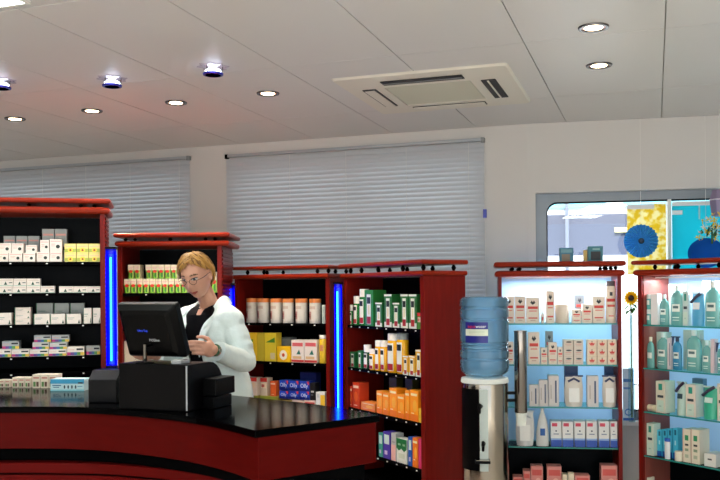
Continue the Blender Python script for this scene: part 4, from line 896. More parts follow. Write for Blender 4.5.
b = MB(); b.box(hw - .004, hw + .0015, -.0015, .003, .005, hh - .004, mat('bright_edge', '#C9CBD0', .3, .6)); b.build('edge_highlight', ho)  # highlight along the housing corner, modelled as a pale strip
b = MB(); b.box(hw + .001, hw + .07, .12, .28, .055, .13, BLACK); b.box(hw + .002, hw + .06, .12, .27, .0, .05, BLACK); b.build('drawer', ho, bevel=.004)
pl = at_y(88, 409, 3.93); pr_ = at_y(117.2, 409, 3.93)
bp_ = thing('receipt_printer', 'low black receipt printer on the counter beside the taller till housing', 'printer', ((pl.x + pr_.x)/2, 3.93, HC + .0003), R(-3)); w2 = (pr_.x - pl.x)/2; h2 = at_y(100, 371, 3.93).z - HC
b = MB(); prof = [(0, 0), (.19, 0), (.19, h2*.8), (.15, h2*.97), (.06, h2), (0, h2*.72)]; n = len(prof)
b.add([(x, y, z) for x in (-w2, w2) for y, z in prof], [tuple(range(n)), tuple(range(n, 2*n))[::-1]] + [(i, n + i, n + (i + 1) % n, (i + 1) % n) for i in range(n)], HB); b.build('body', bp_, bevel=.004)
b = MB(); b.box(-w2*.7, w2*.7, .09, .105, h2*.985, h2*1.0 + .003, BLACK); b.build('paper_slot', bp_)
# monitor seen from behind
mo = thing('monitor', 'black flat monitor seen from behind on the till housing', 'monitor', (0, 0, 0))
mc = at_y(153.5, 329.8, 3.77); ya = R(-24); tilt = R(20)
MM = Matrix.Translation(mc) @ Matrix.Rotation(ya, 4, 'Z') @ Matrix.Rotation(tilt, 4, 'X')
mw, mh = .312, .246
b = MB(); 
ou = [(x, z) for x, z in rrect(-mw/2, mw/2, -mh/2, mh/2, .012, 4)]
def loft(b, rings, m):
    n = len(rings[0]); v = [p_ for r_ in rings for p_ in r_]
    b.add(v, [(i*n + k, i*n + (k + 1) % n, (i + 1)*n + (k + 1) % n, (i + 1)*n + k) for i in range(len(rings) - 1) for k in range(n)] + [tuple(range(n))[::-1], tuple(range((len(rings) - 1)*n, len(rings)*n))], m, False)
loft(b, [[(x*.72, -.045, z*.70 - .0) for x, z in ou], [(x*.86, -.036, z*.86) for x, z in ou], [(x, -.012, z) for x, z in ou], [(x, .018, z) for x, z in ou], [(x*.985, .021, z*.98) for x, z in ou]], mat('monitor_shell', '#040405', .4, spec=.12))
sh_ = b.build('shell', mo, bevel=.002)
b = MB(); b.box(-mw*.46, mw*.46, .0212, .0222, -mh*.43, mh*.45, mat('screen_glow', '#8FA6C0', .2, emit='#A8C0D8', estr=.8)); sc_ = b.build('screen', mo)
b = MB(); b.box(-mw/2 + .004, mw/2 - .004, -.010, .016, mh/2 - .001, mh/2 + .003, mat('shell_edge', '#4A4644', .4)); te = b.build('top_edge', mo)
b = MB(); b.text('POSline', .017, P('#C9CDD2'), TF(.030, -.0462, -.030)); lg = b.build('maker_lettering', mo)
b = MB(); b.text('Ultra Top', .0135, mat('blue_lettering', '#2A48D8', .4, emit='#2A48E8', estr=.6), TF(-.022, -.0462, .014)); l2 = b.build('blue_lettering', mo)
for o in (sh_, sc_, te, lg, l2): o.matrix_local = MM
pb = at_y(145, 364, 3.72); pt = at_y(145, 344, 3.70)
b = MB(); b.tube([(pb.x, pb.y, HC + hh + .0046), (pt.x, pt.y - .0, pt.z)], .0085, CHROME, 14); b.tube([(pt.x, pt.y, pt.z - .012), (pt.x + .02, pt.y + .06, pt.z - .006)], .007, BLACK, 10); b.lathe([(.0005, 0), (.04, 0), (.04, .004), (.01, .008)], BLACK, 24, M=Matrix.Translation((pb.x, pb.y, HC + hh + .0006))); b.build('stand', mo)
tp = at_y(180, 362, 3.685)
t = thing('card_terminal', 'small grey card terminal on the till housing below the monitor', 'card terminal', (tp.x, tp.y, HC + hh + .0008), ya)
b = MB(); b.prism([(-.025, -.03), (.025, -.03), (.025, .04), (-.025, .04)], 0, .016, P('#9A9EA2')); b.build('body', t, bevel=.003)
b = MB(); b.box(-.018, .018, .008, .03, .016, .018, P('#2A3038')); b.build('display', t)
b = MB()
for i in range(3):
    for j in range(3): b.box(-.017 + .0125*i, -.008 + .0125*i, -.026 + .010*j, -.019 + .010*j, .016, .0185, P('#E0E0DE'))
b.build('keypad', t)

# ------------------------------------------------------------------ water cooler
wy = 4.72; wc = at_y(484, 290, wy); wx = wc.x
zc = at_y(484, 376, wy).z
wd = thing('water_cooler', 'stainless steel water cooler between the angled cabinet and the cream boxes', 'water cooler', (wx, wy, 0), R(-6))
b = MB(); r = .128
b.lathe([(r*.97, .02), (r, .03), (r, zc - .05), (r*.98, zc - .035)], STEEL, 40); b.build('body', wd)
b = MB(); b.lathe([(r*1.0, zc - .034), (r*1.03, zc - .03), (r*1.0, zc - .008), (r*.7, zc), (.07, zc), (.065, zc - .02), (.0005, zc - .02)], P('#DDE3DE'), 36); b.build('top_collar', wd)
b = MB(); b.lathe([(r*1.02, 0), (r*1.02, .02), (r*.9, .0205)], BLACK, 36); b.build('base', wd)
b = MB(); b.lathe([(r + .003, .45), (r + .003, zc - .06)], BLACK, 10, a0=R(196), a1=R(253)); b.lathe([(r + .004, .45), (r + .004, zc - .06)], P('#BCC8C3'), 8, a0=R(255), a1=R(275)); b.build('panel_and_reflection', wd)  # black strip paints a dark reflection on the steel, pale strip is the panel
for k, (a, z) in enumerate(((258, .80), (264, .60))):
    b = MB(); M = Matrix.Rotation(R(a), 4, 'Z'); b.cap((r, 0, z), (r + .045, 0, z), .012, .010, BLACK, M=M); b.cap((r + .04, 0, z + .012), (r + .04, 0, z - .03), .009, .007, BLACK, M=M); b.build('tap', wd)
b = MB(); b.box(-.06, .02, -r - .05, -r + .004, .50, .515, BLACK); b.box(-.055, .015, -r - .047, -r, .515, .518, STEEL); b.build('drip_tray', wd)
# cup tube fixed to its side
tx = at_y(520.5, 330, wy - .02); z1_ = at_y(520, 330.5, wy).z; z0_ = at_y(520, 412, wy).z
b = MB(); M = Matrix.Translation((tx.x - wx, 0, 0)); b.lathe([(.032, z0_), (.0345, z0_ + .004), (.0345, z1_ - .006), (.036, z1_ - .005), (.036, z1_), (.032, z1_)], CHROME, 28, M=M)
b.box(.09, tx.x - wx - .02, -.012, .012, z0_ + .06, z0_ + .075, BLACK); b.box(.09, tx.x - wx - .02, -.012, .012, zc - .10, zc - .085, BLACK)
b.build('cup_tube', wd)
t = tag(MB().lathe([(.026, 0), (.0265, .002), (.0305, .062), (.0325, .064), (.0325, .068), (.029, .068), (.025, .004), (.0005, .004)], P('#E3E8DE'), 24).build('paper_cup', loc=(0, 0, 0)), 'white paper cup peeking from the bottom of the chrome cup tube', 'cup')
cw = Matrix.Rotation(R(-6), 4, 'Z') @ Vector((tx.x - wx, 0, 0)); t.location = (wx + cw.x, wy + cw.y, z0_ - .0695)
# bottle
BOT = mat('bottle_blue', '#4E93C0', .08, trans=.0)
def bottle_mat():
    m = bpy.data.materials.new('blue_water_bottle'); m.use_nodes = True; nt = m.node_tree; nt.nodes.remove(nt.nodes['Principled BSDF'])
    o = nt.nodes['Material Output']; tr = nt.nodes.new('ShaderNodeBsdfTransparent'); df = nt.nodes.new('ShaderNodeBsdfTranslucent'); d2 = nt.nodes.new('ShaderNodeBsdfDiffuse'); gl = nt.nodes.new('ShaderNodeBsdfGlossy')
    tr.inputs[0].default_value = lin('#C6E8FC'); df.inputs[0].default_value = lin('#BCE8FF'); d2.inputs[0].default_value = lin('#9CD8FF'); gl.inputs['Roughness'].default_value = .06
    a = nt.nodes.new('ShaderNodeMixShader'); c_ = nt.nodes.new('ShaderNodeMixShader'); e = nt.nodes.new('ShaderNodeMixShader'); fr = nt.nodes.new('ShaderNodeFresnel'); fr.inputs[0].default_value = 1.45
    a.inputs[0].default_value = .5; nt.links.new(df.outputs[0], a.inputs[1]); nt.links.new(d2.outputs[0], a.inputs[2])
    c_.inputs[0].default_value = .30; nt.links.new(tr.outputs[0], c_.inputs[1]); nt.links.new(a.outputs[0], c_.inputs[2])
    nt.links.new(fr.outputs[0], e.inputs[0]); nt.links.new(c_.outputs[0], e.inputs[1]); nt.links.new(gl.outputs[0], e.inputs[2]); nt.links.new(e.outputs[0], o.inputs[0]); return m
BM = bottle_mat()
zb0 = zc + .001; zt0 = at_y(484, 296.5, wy).z; hb = zt0 - zb0; rb = .134
wb = thing('water_bottle', 'big blue ribbed water bottle upside down on the steel cooler', 'water bottle', (wx, wy, zb0), R(-6))
pr = [(.06, -.0), (.085, .003), (rb*.84, .012), (rb*.96, .028), (rb, .05)]
for zc_, on in ((.20, 1), (.32, 1), (.36, 1), (.40, 1), (.70, 1), (.84, 1)):
    pr += [(rb, hb*zc_), (rb*.955, hb*zc_ + .006), (rb*.955, hb*zc_ + .012), (rb, hb*zc_ + .018)]
pr += [(rb, hb*.93), (rb*.97, hb*.965), (rb*.9, hb*.99), (rb*.6, hb), (rb*.3, hb*.985), (.0005, hb*.98)]
b = MB(); b.lathe(pr, BM, 48); b.build('shell', wb)
def zpx(y): return at_y(484, y, wy - rb).z - zb0
b = MB(); NAVY = P('#141A80', .3)
a0_, a1_2 = R(219), R(276); rr = rb*1.006
z_a, z_b = zpx(343), zpx(322.3)
b.lathe([(rr, z_a), (rr, z_b)], NAVY, 20, a0=a0_, a1=a1_2)
b.lathe([(rr + .0008, z_a + (z_b - z_a)*.34), (rr + .0008, z_a + (z_b - z_a)*.66)], P('#DCE4D0', .4), 20, a0=a0_ + .02, a1=a1_2)
def around(txt, size, m, amid, z):
    mb = MB(); mb.text(txt, size, m, Matrix.Identity(4), .0003); 
    vs = []
    for x, y, q in mb.v:
        a = amid + x/rr; vs.append(((rr + .0012 + q)*math.cos(a), (rr + .0012 + q)*math.sin(a), z + y))
    b.add(vs, mb.f, m)
zl = z_a + (z_b - z_a)*.79
around('aqua', .026, P('#D0203A', .4), R(237), zl); around('water', .024, P('#E6ECF6', .4), R(260), zl)
for k in range(3): b.lathe([(rr + .0012, z_a + (z_b - z_a)*(.42 + .07*k)), (rr + .0012, z_a + (z_b - z_a)*(.435 + .07*k))], P('#A8B2A6'), 10, a0=R(230), a1=R(268))
b.build('label', wb)

# ------------------------------------------------------------------ window display and the street behind it
ROS = frosted('blue_paper', '#72C8F6', .62) 
pc = on_plane(641, 241, K - N2*.10, N2)
t = thing('paper_rosette', 'pleated blue paper rosette hanging in the shop window', 'rosette', pc, -A2)
b = MB(); n = 56; rr_ = .115
v = [(0, -.012, 0)]
for k in range(n):
    a = 2*math.pi*k/n; rad = rr_*(1 if k % 2 == 0 else .955); v.append((rad*math.cos(a), -.014 if k % 2 == 0 else .014, rad*math.sin(a)))
v.append((0, .012, 0))
b.add(v, [(0, 1 + k, 1 + (k + 1) % n) for k in range(n)] + [(n + 1, 1 + (k + 1) % n, 1 + k) for k in range(n)], ROS); b.build('pleated_disc', t)
b = MB(); b.ball((0, -.016, 0), (.02, .008, .02), P('#16324E'), 16, 8); b.build('centre_button', t)
b = MB(); b.tube([(0, 0, rr_*.98), (0, 0, CEIL - pc.z)], .001, WHITE, 6); b.build('hanging_thread', t)
pc = on_plane(706, 253, K - N2*.14, N2)
t = thing('paper_lantern', 'round dark blue paper lantern hanging at the photo edge', 'lantern', pc, -A2)
b = MB(); b.ball((0, 0, 0), (.115, .115, .10), frosted('blue_lantern_paper', '#2F7FD0', .6), 28, 18); b.build('shade', t)
b = MB(); b.tube([(0, 0, .099), (0, 0, CEIL - pc.z)], .001, WHITE, 6); b.build('hanging_thread', t)
pc = on_plane(719.5, 203, K - N2*.22, N2)
t = thing('hexagon_lantern', 'mauve six-sided lantern hanging above the yellow blossoms', 'lantern', pc, -A2)
b = MB(); b.lathe([(.03, -.09), (.05, -.085), (.062, .02), (.045, .085), (.02, .09)], P('#8C7FA0', .4), 6, smooth=False); b.build('shade', t)
b = MB(); b.lathe([(.064, .018), (.066, .022), (.064, .026)], P('#DAD4E0'), 6, smooth=False); b.tube([(0, 0, .09), (0, 0, CEIL - pc.z)], .0012, WHITE, 6); b.build('hanging_thread', t)
PETAL = frosted('yellow_petal', '#FFD21E', .5)
def bouquet(px, py, label, n, spread, leafy, off=.08):
    pc = on_plane(px, py, K - N2*off, N2)
    t = thing('blossom_spray', label, 'flowers', pc, -A2)
    rnd = random.Random(int(px))
    b = MB()
    for k in range(n):
        c_ = Vector((rnd.gauss(0, spread), rnd.gauss(0, spread*.6), rnd.gauss(0, spread)))
        for q in range(6):
            a = 2*math.pi*q/6; M = Matrix.Translation(c_) @ Matrix.Rotation(rnd.uniform(0, 6), 4, 'Z') @ Matrix.Rotation(rnd.uniform(.2, 1.8), 4, 'X')
            b.add([(0, 0, 0), (.012*math.cos(a - .4), .012*math.sin(a - .4), .004), (.024*math.cos(a), .024*math.sin(a), .006), (.012*math.cos(a + .4), .012*math.sin(a + .4), .004)], [(0, 1, 2, 3)], PETAL if k % 3 else P('#F6F0DA', .6), False, M)
    b.build('blossoms', t)
    b = MB()
    for k in range(leafy):
        a = rnd.uniform(0, 6.28); c_ = Vector((rnd.gauss(0, spread), rnd.gauss(0, spread*.6), -spread*.6 + rnd.gauss(0, spread*.7)))
        M = Matrix.Translation(c_) @ Matrix.Rotation(a, 4, 'Z') @ Matrix.Rotation(rnd.uniform(.4, 1.6), 4, 'X')
        b.add([(-.012, 0, 0), (0, 0, -.04), (.012, 0, 0), (0, .006, .04)], [(0, 1, 2, 3)], P('#25551E', .6), False, M)
    b.tube([(0, 0, -.0), (0, .0, -.10)], .006, P('#25551E', .6), 6); b.build('leaves', t)
    return t
pcl = on_plane(631, 298, K - N2*.09, N2)
t = thing('sunflower', 'yellow sunflower in a tall glass vase between the two glass-shelved cabinets', 'flower', pcl, -A2 + R(8))
b = MB()
for ring_, n_, l_ in ((0, 15, .058), (1, 13, .046)):
    for k in range(n_):
        M = Matrix.Translation((0, -.004*ring_, 0)) @ Matrix.Rotation(2*math.pi*(k + .5*ring_)/n_, 4, 'Y')
        b.add([(-.004, 0, .012), (-.011, -.006, l_*.55), (0, -.002 + .004*ring_, l_), (.011, -.006, l_*.55), (.004, 0, .012), (0, .002, l_*.5)], [(0, 1, 5), (1, 2, 5), (2, 3, 5), (3, 4, 5), (0, 5, 4)], PETAL, True, M)
b.build('petals', t)
b = MB(); b.ball((0, -.004, 0), (.021, .010, .021), P('#3A2412', .8), 18, 10); b.build('seed_head', t)
b = MB(); zv = wbot - pcl.z + .001
b.tube([(0, .006, 0), (.002, .012, -.04), (0, .004, -.14), (0, 0, zv + .03)], .005, P('#2F6A22', .6), 8)
for k, (a_, z_, l_) in enumerate(((20, -.035, .07), (160, -.045, .07), (60, -.07, .06), (200, -.08, .06), (-40, -.06, .05))):
    M = Matrix.Translation((0, .004, z_)) @ Matrix.Rotation(R(a_), 4, 'Z') @ Matrix.Rotation(R(35), 4, 'Y')
    b.add([(0, 0, 0), (l_*.45, -.020, .006), (l_, 0, -.008), (l_*.45, .020, .006), (l_*.5, 0, -.004)], [(0, 1, 4), (1, 2, 4), (2, 3, 4), (3, 0, 4)], P('#2E7A22', .6), True, M)
b.build('stem_and_leaves', t)
b = MB(); b.lathe([(.0005, zv), (.022, zv), (.026, zv + .05), (.024, zv + .20), (.016, -.16), (.020, -.12)], glassy('vase_glass', '#D6ECF4', .1, .03), 24); b.build('vase', t)
pb_ = on_plane(628.5, 416, K - N2*.03, N2)
b = MB(); carton(b, .072, .03, .36, P('#EAF1F7'), [('r', .05, .74, .95, .80, '#5C8FD0'), ('r', .05, .60, .7, .64, '#7FA8DC'), ('e', .5, .16, .36, .07, '#6FA2DC'), ('e', .5, .16, .26, .045, '#EAF1F7', 2), ('r', .0, .0, 1, .05, '#3E74C4')])
tag(b.build('leaflet_stand', loc=(pb_.x, pb_.y, wbot + .0005), rz=-A2), 'white and blue leaflet stand on the window sill between the two glass-shelved cabinets', 'leaflet stand')
bouquet(712, 228, 'spray of white and yellow blossoms hanging in the window', 34, .04, 10, .42)
# posters hung just inside the glass
PO = frosted('poster_yellow', '#F2D85A', .75, '#FFF6D0', 26); POT = frosted('poster_turquoise', '#4CD6E2', .75)
def poster(x0, x1, y0, y1, label, m, bands):
    a, z1_ = s2(x0, y0, .04); c_, z0_ = s2(x1, y1, .04); z1_ = s2((x0 + x1)/2, y0, .04)[1]; z0_ = s2((x0 + x1)/2, y1, .04)[1]
    b = MB(); b.box(a, c_, .045, .048, z0_, z1_, m)
    for u0, v0, u1, v1, cc in bands: b.box(a + (c_ - a)*u0, a + (c_ - a)*u1, .0445, .045, z0_ + (z1_ - z0_)*v0, z0_ + (z1_ - z0_)*v1, P(cc))
    return tag(b.build('poster', loc=K, rz=-A2), label, 'poster')
poster(627, 666.5, 204, 274, 'yellow patterned poster in the shop window behind the blue rosette', PO, [(0, .93, .7, 1, '#F2F6FA')])
poster(672, 726, 201, 274, 'turquoise poster in the shop window beyond the white mullion', POT, [(0, .94, 1, 1, '#F4FAFC'), (.5, .75, .53, .94, '#B9F0F2'), (.0, .82, .2, .88, '#F0FAFA')])
# street
ROAD = mat('pavement', '#C9C7C2', .9, var=.1, scale=4)
b = MB(); b.box(-8, 18, 6.7, 30, -.2, -.02, ROAD); b.box(-14, 14, -20, -4.3, -.2, -.02, ROAD); struct(b.build('street_ground'))  # second slab, unseen behind the viewer, is added to bounce sunlight onto the ceiling
b = MB(); FC = mat('facade_grey', '#474A60', .8, var=.06, scale=2)
fb = thing('street_building', 'grey building across the street with a white band and ribbon windows', 'building', (2.2, 13.0, 0), R(-8))
b.box(-4.2, 1.95, 0, 5, 0, 2.54, FC); b.build('lower_wall', fb)
b = MB(); b.box(-4.2, .6, -.25, 0, 2.30, 2.50, mat('awning', '#8FA6B0', .7)); b.build('awning_band', fb)
b = MB(); b.box(-4.2, 1.95, .02, 5, 2.54, 6.5, P('#F2F6F8')); b.build('upper_wall', fb)
for k in range(4):
    b = MB(); x = -2.9 + 1.55*k; b.box(x, x + 1.3, -.03, .04, 2.64, 2.74, P('#7FC8E0', .15)); b.build('window_strip', fb)
b = MB(); b.box(.9, .95, -.08, 0, 0, 5, P('#6A6E80')); b.build('drainpipe', fb)
b = MB(); b.box(-4.2, 1.95, -.02, 0, 0, 1.92, P('#DCDDE4')); b.build('shopfront', fb)
b = MB(); b.box(1.62, 1.84, -.06, -.01, 2.26, 2.33, P('#F2E6A8')); b.build('sign_light', fb)

# ------------------------------------------------------------------ the pharmacist
def remeshed(mb, voxel, smooth=2, name='x'):
    o = mb.build(name); m = o.modifiers.new('r', 'REMESH'); m.mode = 'VOXEL'; m.voxel_size = voxel; m.use_smooth_shade = True
    if smooth: q = o.modifiers.new('s', 'SMOOTH'); q.iterations = smooth; q.factor = .5
    dg = bpy.context.evaluated_depsgraph_get(); dg.update()
    me = bpy.data.meshes.new_from_object(o.evaluated_get(dg)); old = o.data; bpy.data.objects.remove(o); bpy.data.meshes.remove(old)
    return me
PO_ = Vector((-.79, 4.60, 0)); PHI = R(-36.9)
WL = lambda w: Matrix.Rotation(-PHI, 4, 'Z') @ (Vector(w) - PO_)       # world point -> the person's own frame (facing -y, her left +x)
per = thing('person', 'short-haired person in a white coat and glasses looking down at the monitor', 'person', PO_, PHI)
def px3(px, py, y): return WL(at_y(px, py, y))
HCW = at_y(196.5, 276, 4.42); HC_L = WL(HCW)
HM = Matrix.Translation(HC_L) @ Matrix.Rotation(R(20), 4, 'Z') @ Matrix.Rotation(R(22), 4, 'X') @ Matrix.Rotation(R(-5), 4, 'Y') @ Matrix.Scale(1.0, 4)
def head_point(d):
    x, y, z = d
    X, Y, Z = .073*x, .092*y, .113*z
    if z < 0:
        t = -z
        X *= 1 - .34*t**1.6
        if y < 0: Y = Y*(1 - .12*t) - .012*t**2
        else: Y *= 1 - .45*t
    else:
        Y *= 1 + .03*z
        if y < 0: Y *= 1 - .06*z
    g = lambda cx, cz, sx, sz: math.exp(-((X - cx)/sx)**2 - ((Z - cz)/sz)**2)
    if y < 0:
        f = min(1, -y*1.6)
        off = .021*g(0, -.026, .011, .014) + .012*g(0, -.005, .009, .022)           # nose
        off += .006*g(0, .036, .05, .012)                                            # brow
        off -= .009*(g(.030, .010, .017, .013) + g(-.030, .010, .017, .013))         # eye sockets
        off += .005*(g(.030, .008, .012, .008) + g(-.030, .008, .012, .008))
        off += .006*(g(.040, -.030, .022, .022) + g(-.040, -.030, .022, .022))       # cheeks
        off += .007*g(0, -.062, .020, .009) - .003*g(0, -.078, .02, .006) + .009*g(0, -.098, .022, .016)
        Y -= off*f
    return Vector((X, Y, Z))
body = MB()
sg, rg = 64, 48
vs = [head_point((0, 0, -1))]
for i in range(1, rg):
    a = math.pi*i/rg - math.pi/2
    for k in range(sg):
        th = 2*math.pi*k/sg; vs.append(head_point((math.cos(a)*math.cos(th), math.cos(a)*math.sin(th), math.sin(a))))
vs.append(head_point((0, 0, 1))); n = len(vs) - 1
fs = [(0, 1 + (k + 1) % sg, 1 + k) for k in range(sg)] + [(n, n - sg + k, n - sg + (k + 1) % sg) for k in range(sg)]
for i in range(rg - 2):
    for k in range(sg): a = 1 + i*sg; fs.append((a + k, a + (k + 1) % sg, a + sg + (k + 1) % sg, a + sg + k))
body.add(vs, fs, SKIN, True, HM)
for sx in (1, -1):                                   # ears
    body.ball((0, 0, 0), (.008, .018, .030), SKIN, 12, 8, M=HM @ Matrix.Translation((sx*.074, .012, -.004)) @ Matrix.Rotation(R(12*sx), 4, 'Z') @ Matrix.Rotation(R(-10), 4, 'X'))
nb = HM @ Vector((0, .028, -.07))
SL, SR = Vector((.162, -.03, 1.295)), Vector((-.168, -.03, 1.300))
body.cap(nb, (0, -.015, 1.335), .044, .052, SKIN, 18); body.cap((0, -.015, 1.34), (0, -.02, 1.28), .058, .085, SKIN, 18)
def oval(b, rings, m, seg=28, M=None):               # rings: (cx, cy, z, a, b)
    v = [(cx + a*math.cos(2*math.pi*k/seg), cy + c_*math.sin(2*math.pi*k/seg), z) for cx, cy, z, a, c_ in rings for k in range(seg)]; n = len(rings)
    f = [(i*seg + k, i*seg + (k + 1) % seg, (i + 1)*seg + (k + 1) % seg, (i + 1)*seg + k) for i in range(n - 1) for k in range(seg)] + [tuple(range(seg))[::-1], tuple(range((n - 1)*seg, n*seg))]
    b.add(v, f, m, True, M)
TR = [(0, .03, .84, .13, .095), (0, .03, .92, .165, .11), (0, .02, 1.00, .145, .10), (0, .0, 1.08, .135, .095), (0, -.02, 1.18, .155, .112), (0, -.03, 1.25, .165, .105), (0, -.03, 1.31, .14, .075), (0, -.025, 1.345, .07, .055)]
oval(body, TR, SKIN)
EL = WL((-.592, 4.44, 1.055)); WRL = px3(216, 350.5, 4.22); 
ER = Vector((-.235, -.06, 1.05)); WRR = Vector((-.17, -.27, 1.10))
for S_, E_, W_ in ((SL, EL, WRL), (SR, ER, WRR)):
    body.cap(S_ + Vector((0, 0, -.02)), E_, .040, .038, SKIN, 16); body.cap(E_, W_, .038, .026, SKIN, 16)
def hand(b, W_, tip, thumb_up, m):                   # half-closed hand: palm, four curled fingers, thumb from the palm's side
    f = (tip - W_).normalized(); s_ = thumb_up - f*thumb_up.dot(f); s_.normalize(); n_ = f.cross(s_)
    pc = W_ + f*.045
    Mh = Matrix((( f.x, s_.x, n_.x, 0), (f.y, s_.y, n_.y, 0), (f.z, s_.z, n_.z, 0), (0, 0, 0, 1)))
    b.ball((0, 0, 0), (.048, .040, .017), m, 18, 12, M=Matrix.Translation(pc) @ Mh)
    b.cap(W_, W_ + f*.02, .024, .027, m, 12)
    for k, (o, L, c_) in enumerate(((.028, .040, 40), (.0095, .045, 46), (-.0095, .041, 52), (-.0275, .033, 58))):
        p = pc + f*.034 + s_*o; a = R(c_*.5)
        for q, (l, r_) in enumerate(((L, .0092), (L*.62, .0083), (L*.5, .0074))):
            e = p + (f*math.cos(a) + n_*math.sin(a))*l; b.cap(p, e, r_, r_*.93, m, 10); p = e; a += R(c_*.85)
    p = pc - f*.018 + s_*.026
    for l, r_, d_ in ((.036, .012, f*.55 + s_*.72 + n_*.35), (.030, .0105, f*.85 + s_*.25 + n_*.5), (.022, .009, f*.85 - s_*.15 + n_*.5)):
        e = p + d_.normalized()*l; b.cap(p, e, r_, r_*.9, m, 10); p = e
tipL = px3(190, 346, 4.10)
hand(body, WRL, tipL, Vector((-.1, -.2, 1)), SKIN)
hand(body, WRR, WRR + Vector((.03, -.12, .01)), Vector((.6, 0, .8)), SKIN)
for sx in (1, -1):
    body.cap((sx*.085, .035, .88), (sx*.085, .01, .48), .085, .055, SKIN, 18); body.cap((sx*.085, .01, .48), (sx*.085, .04, .09), .054, .036, SKIN, 16); body.cap((sx*.085, .05, .045), (sx*.09, -.11, .03), .036, .026, SKIN, 14)
me = remeshed(body, .0042, 2, 'body')
LIP = mat('lips', '#9C4038', .4); EYEW = mat('eye_white', '#B4A8A0', .3); IRIS = mat('iris', '#2C3A44', .2); BROW = mat('brow', '#5E3F24', .7); SOFT = SKIN
for m in (SKIN, LIP, EYEW, IRIS, BROW):
    pass
me.materials.clear()
for m in (SKIN, LIP, EYEW, IRIS, BROW): me.materials.append(m)
HI = HM.inverted()
for p in me.polygons:
    c_ = HI @ p.center; p.use_smooth = True; p.material_index = 0
    if c_.y < -.05 and abs(c_.x) < .07:
        ex = abs(c_.x) - .030
        if (c_.x/.024)**2 + ((c_.z + .064 + .003*math.cos(c_.x*160))/.0078)**2 < 1: p.material_index = 1
        elif (ex/.0055)**2 + ((c_.z - .009)/.0055)**2 < 1: p.material_index = 3
        elif (ex/.0145)**2 + ((c_.z - .009)/.0058)**2 < 1: p.material_index = 2
        elif (ex/.0165)**2 + ((c_.z - .0152)/.0032)**2 < 1: p.material_index = 3
        elif (ex/.019)**2 + ((c_.z - .030 - .004*(1 - (ex/.019)**2))/.0038)**2 < 1: p.material_index = 4
o = bpy.data.objects.new('body', me); COL.objects.link(o); o.parent = per

# hair: a close cap with a side parting and separate locks
hb_ = MB()
def scalp(az, el, lift=1.0):                          # az 0 = face, + towards her left; el 90 = crown
    a, e = R(az), R(el); d = (math.sin(a)*math.cos(e), -math.cos(a)*math.cos(e), math.sin(e)); p = head_point(d); nrm = Vector((d[0]/.073, d[1]/.092, d[2]/.113)).normalized()
    return p + nrm*lift
def hairline(az):
    z_ = abs(az)
    if az < -25: f_ = 40 - (-25 - az)*.45 if az > -75 else 0      # swept over to her right
    elif az < 30: f_ = 52 - abs(az - 12)*.25
    elif az < 75: f_ = 48 - (az - 30)*.6
    else: f_ = 0
    return f_ if z_ < 75 else (24 - (z_ - 75)*.5 if z_ < 106 else max(-34, 6 - (z_ - 106)*1.3))
NA, NE = 72, 14
v = []
for i in range(NE + 1):
    for k in range(NA):
        az = -180 + 360*k/NA; h0 = hairline(az); el = 90 - (90 - h0)*i/NE
        q = noise.noise(Vector((az*.11, el*.02, 3)))
        lift = (.011 + .007*math.sin(math.pi*min(1, i/NE*1.05)) + .005*q)*(1 if i < NE else .35)
        v.append(HM @ scalp(az, min(89.5, el), lift))
f = [(i*NA + k, i*NA + (k + 1) % NA, (i + 1)*NA + (k + 1) % NA, (i + 1)*NA + k) for i in range(NE) for k in range(NA)] + [tuple(range(NA))]
hb_.add(v, f, HAIRM, True)
rnd = random.Random(3)
for k in range(210):
    az = rnd.uniform(-180, 180); h0 = hairline(az); st = rnd.uniform(.15, .75)
    e0 = 90 - (90 - h0)*st; part = 25
    side = 1 if az > part - 60 else -1
    pts, rad = [], []; L = rnd.uniform(.35, .6); m = HAIRM if rnd.random() < .72 else HAIRD
    for j in range(6):
        q = j/5; e_ = e0 - (90 - h0)*L*q*1.0; e_ = max(e_, h0 - rnd.uniform(4, 12)); az_ = az + (14*q if abs(az) < 90 else 5*q)*(1 if az > -20 else -1)
        pts.append(HM @ scalp(az_, max(-60, min(89, e_)), (.014 + .006*math.sin(math.pi*q))*(1 - .35*q) + .003*rnd.random())); rad.append(.0060*(1 - .75*q**2))
    hb_.tube(pts, rad, m, 6)
for k in range(34):                                    # fringe combed from the parting on her left across the brow
    pts, rad = [], []; q0 = k/33
    a0h, e0h = 26 - 18*q0 + 5*math.sin(k*2.1), 66 + 12*math.sin(k*1.3)
    a1h, e1h = -18 - 62*q0**.8 + 8*math.sin(k*3.7), 40 - 26*q0 + 7*math.sin(k*5.1)
    for j in range(7):
        q = j/6; pts.append(HM @ scalp(a0h + (a1h - a0h)*q**1.15, e0h + (e1h - e0h)*q**1.5, (.020 + .006*math.sin(math.pi*q))*(1 - .45*q))); rad.append(.0066*(1 - .72*q**2))
    hb_.tube(pts, rad, HAIRM if k % 3 else HAIRD, 6)
for k in range(14):                                    # shorter locks combed to the other side, over the temple
    pts, rad = [], []; q0 = k/13
    for j in range(6):
        q = j/5; pts.append(HM @ scalp(28 + (44 + 18*q0)*q, 72 - 8*q0 - (44 + 8*math.sin(k*2.3))*q**1.2, (.019 + .005*math.sin(math.pi*q))*(1 - .45*q))); rad.append(.0062*(1 - .72*q**2))
    hb_.tube(pts, rad, HAIRM if k % 3 else HAIRD, 6)
hb_.build('hair', per)
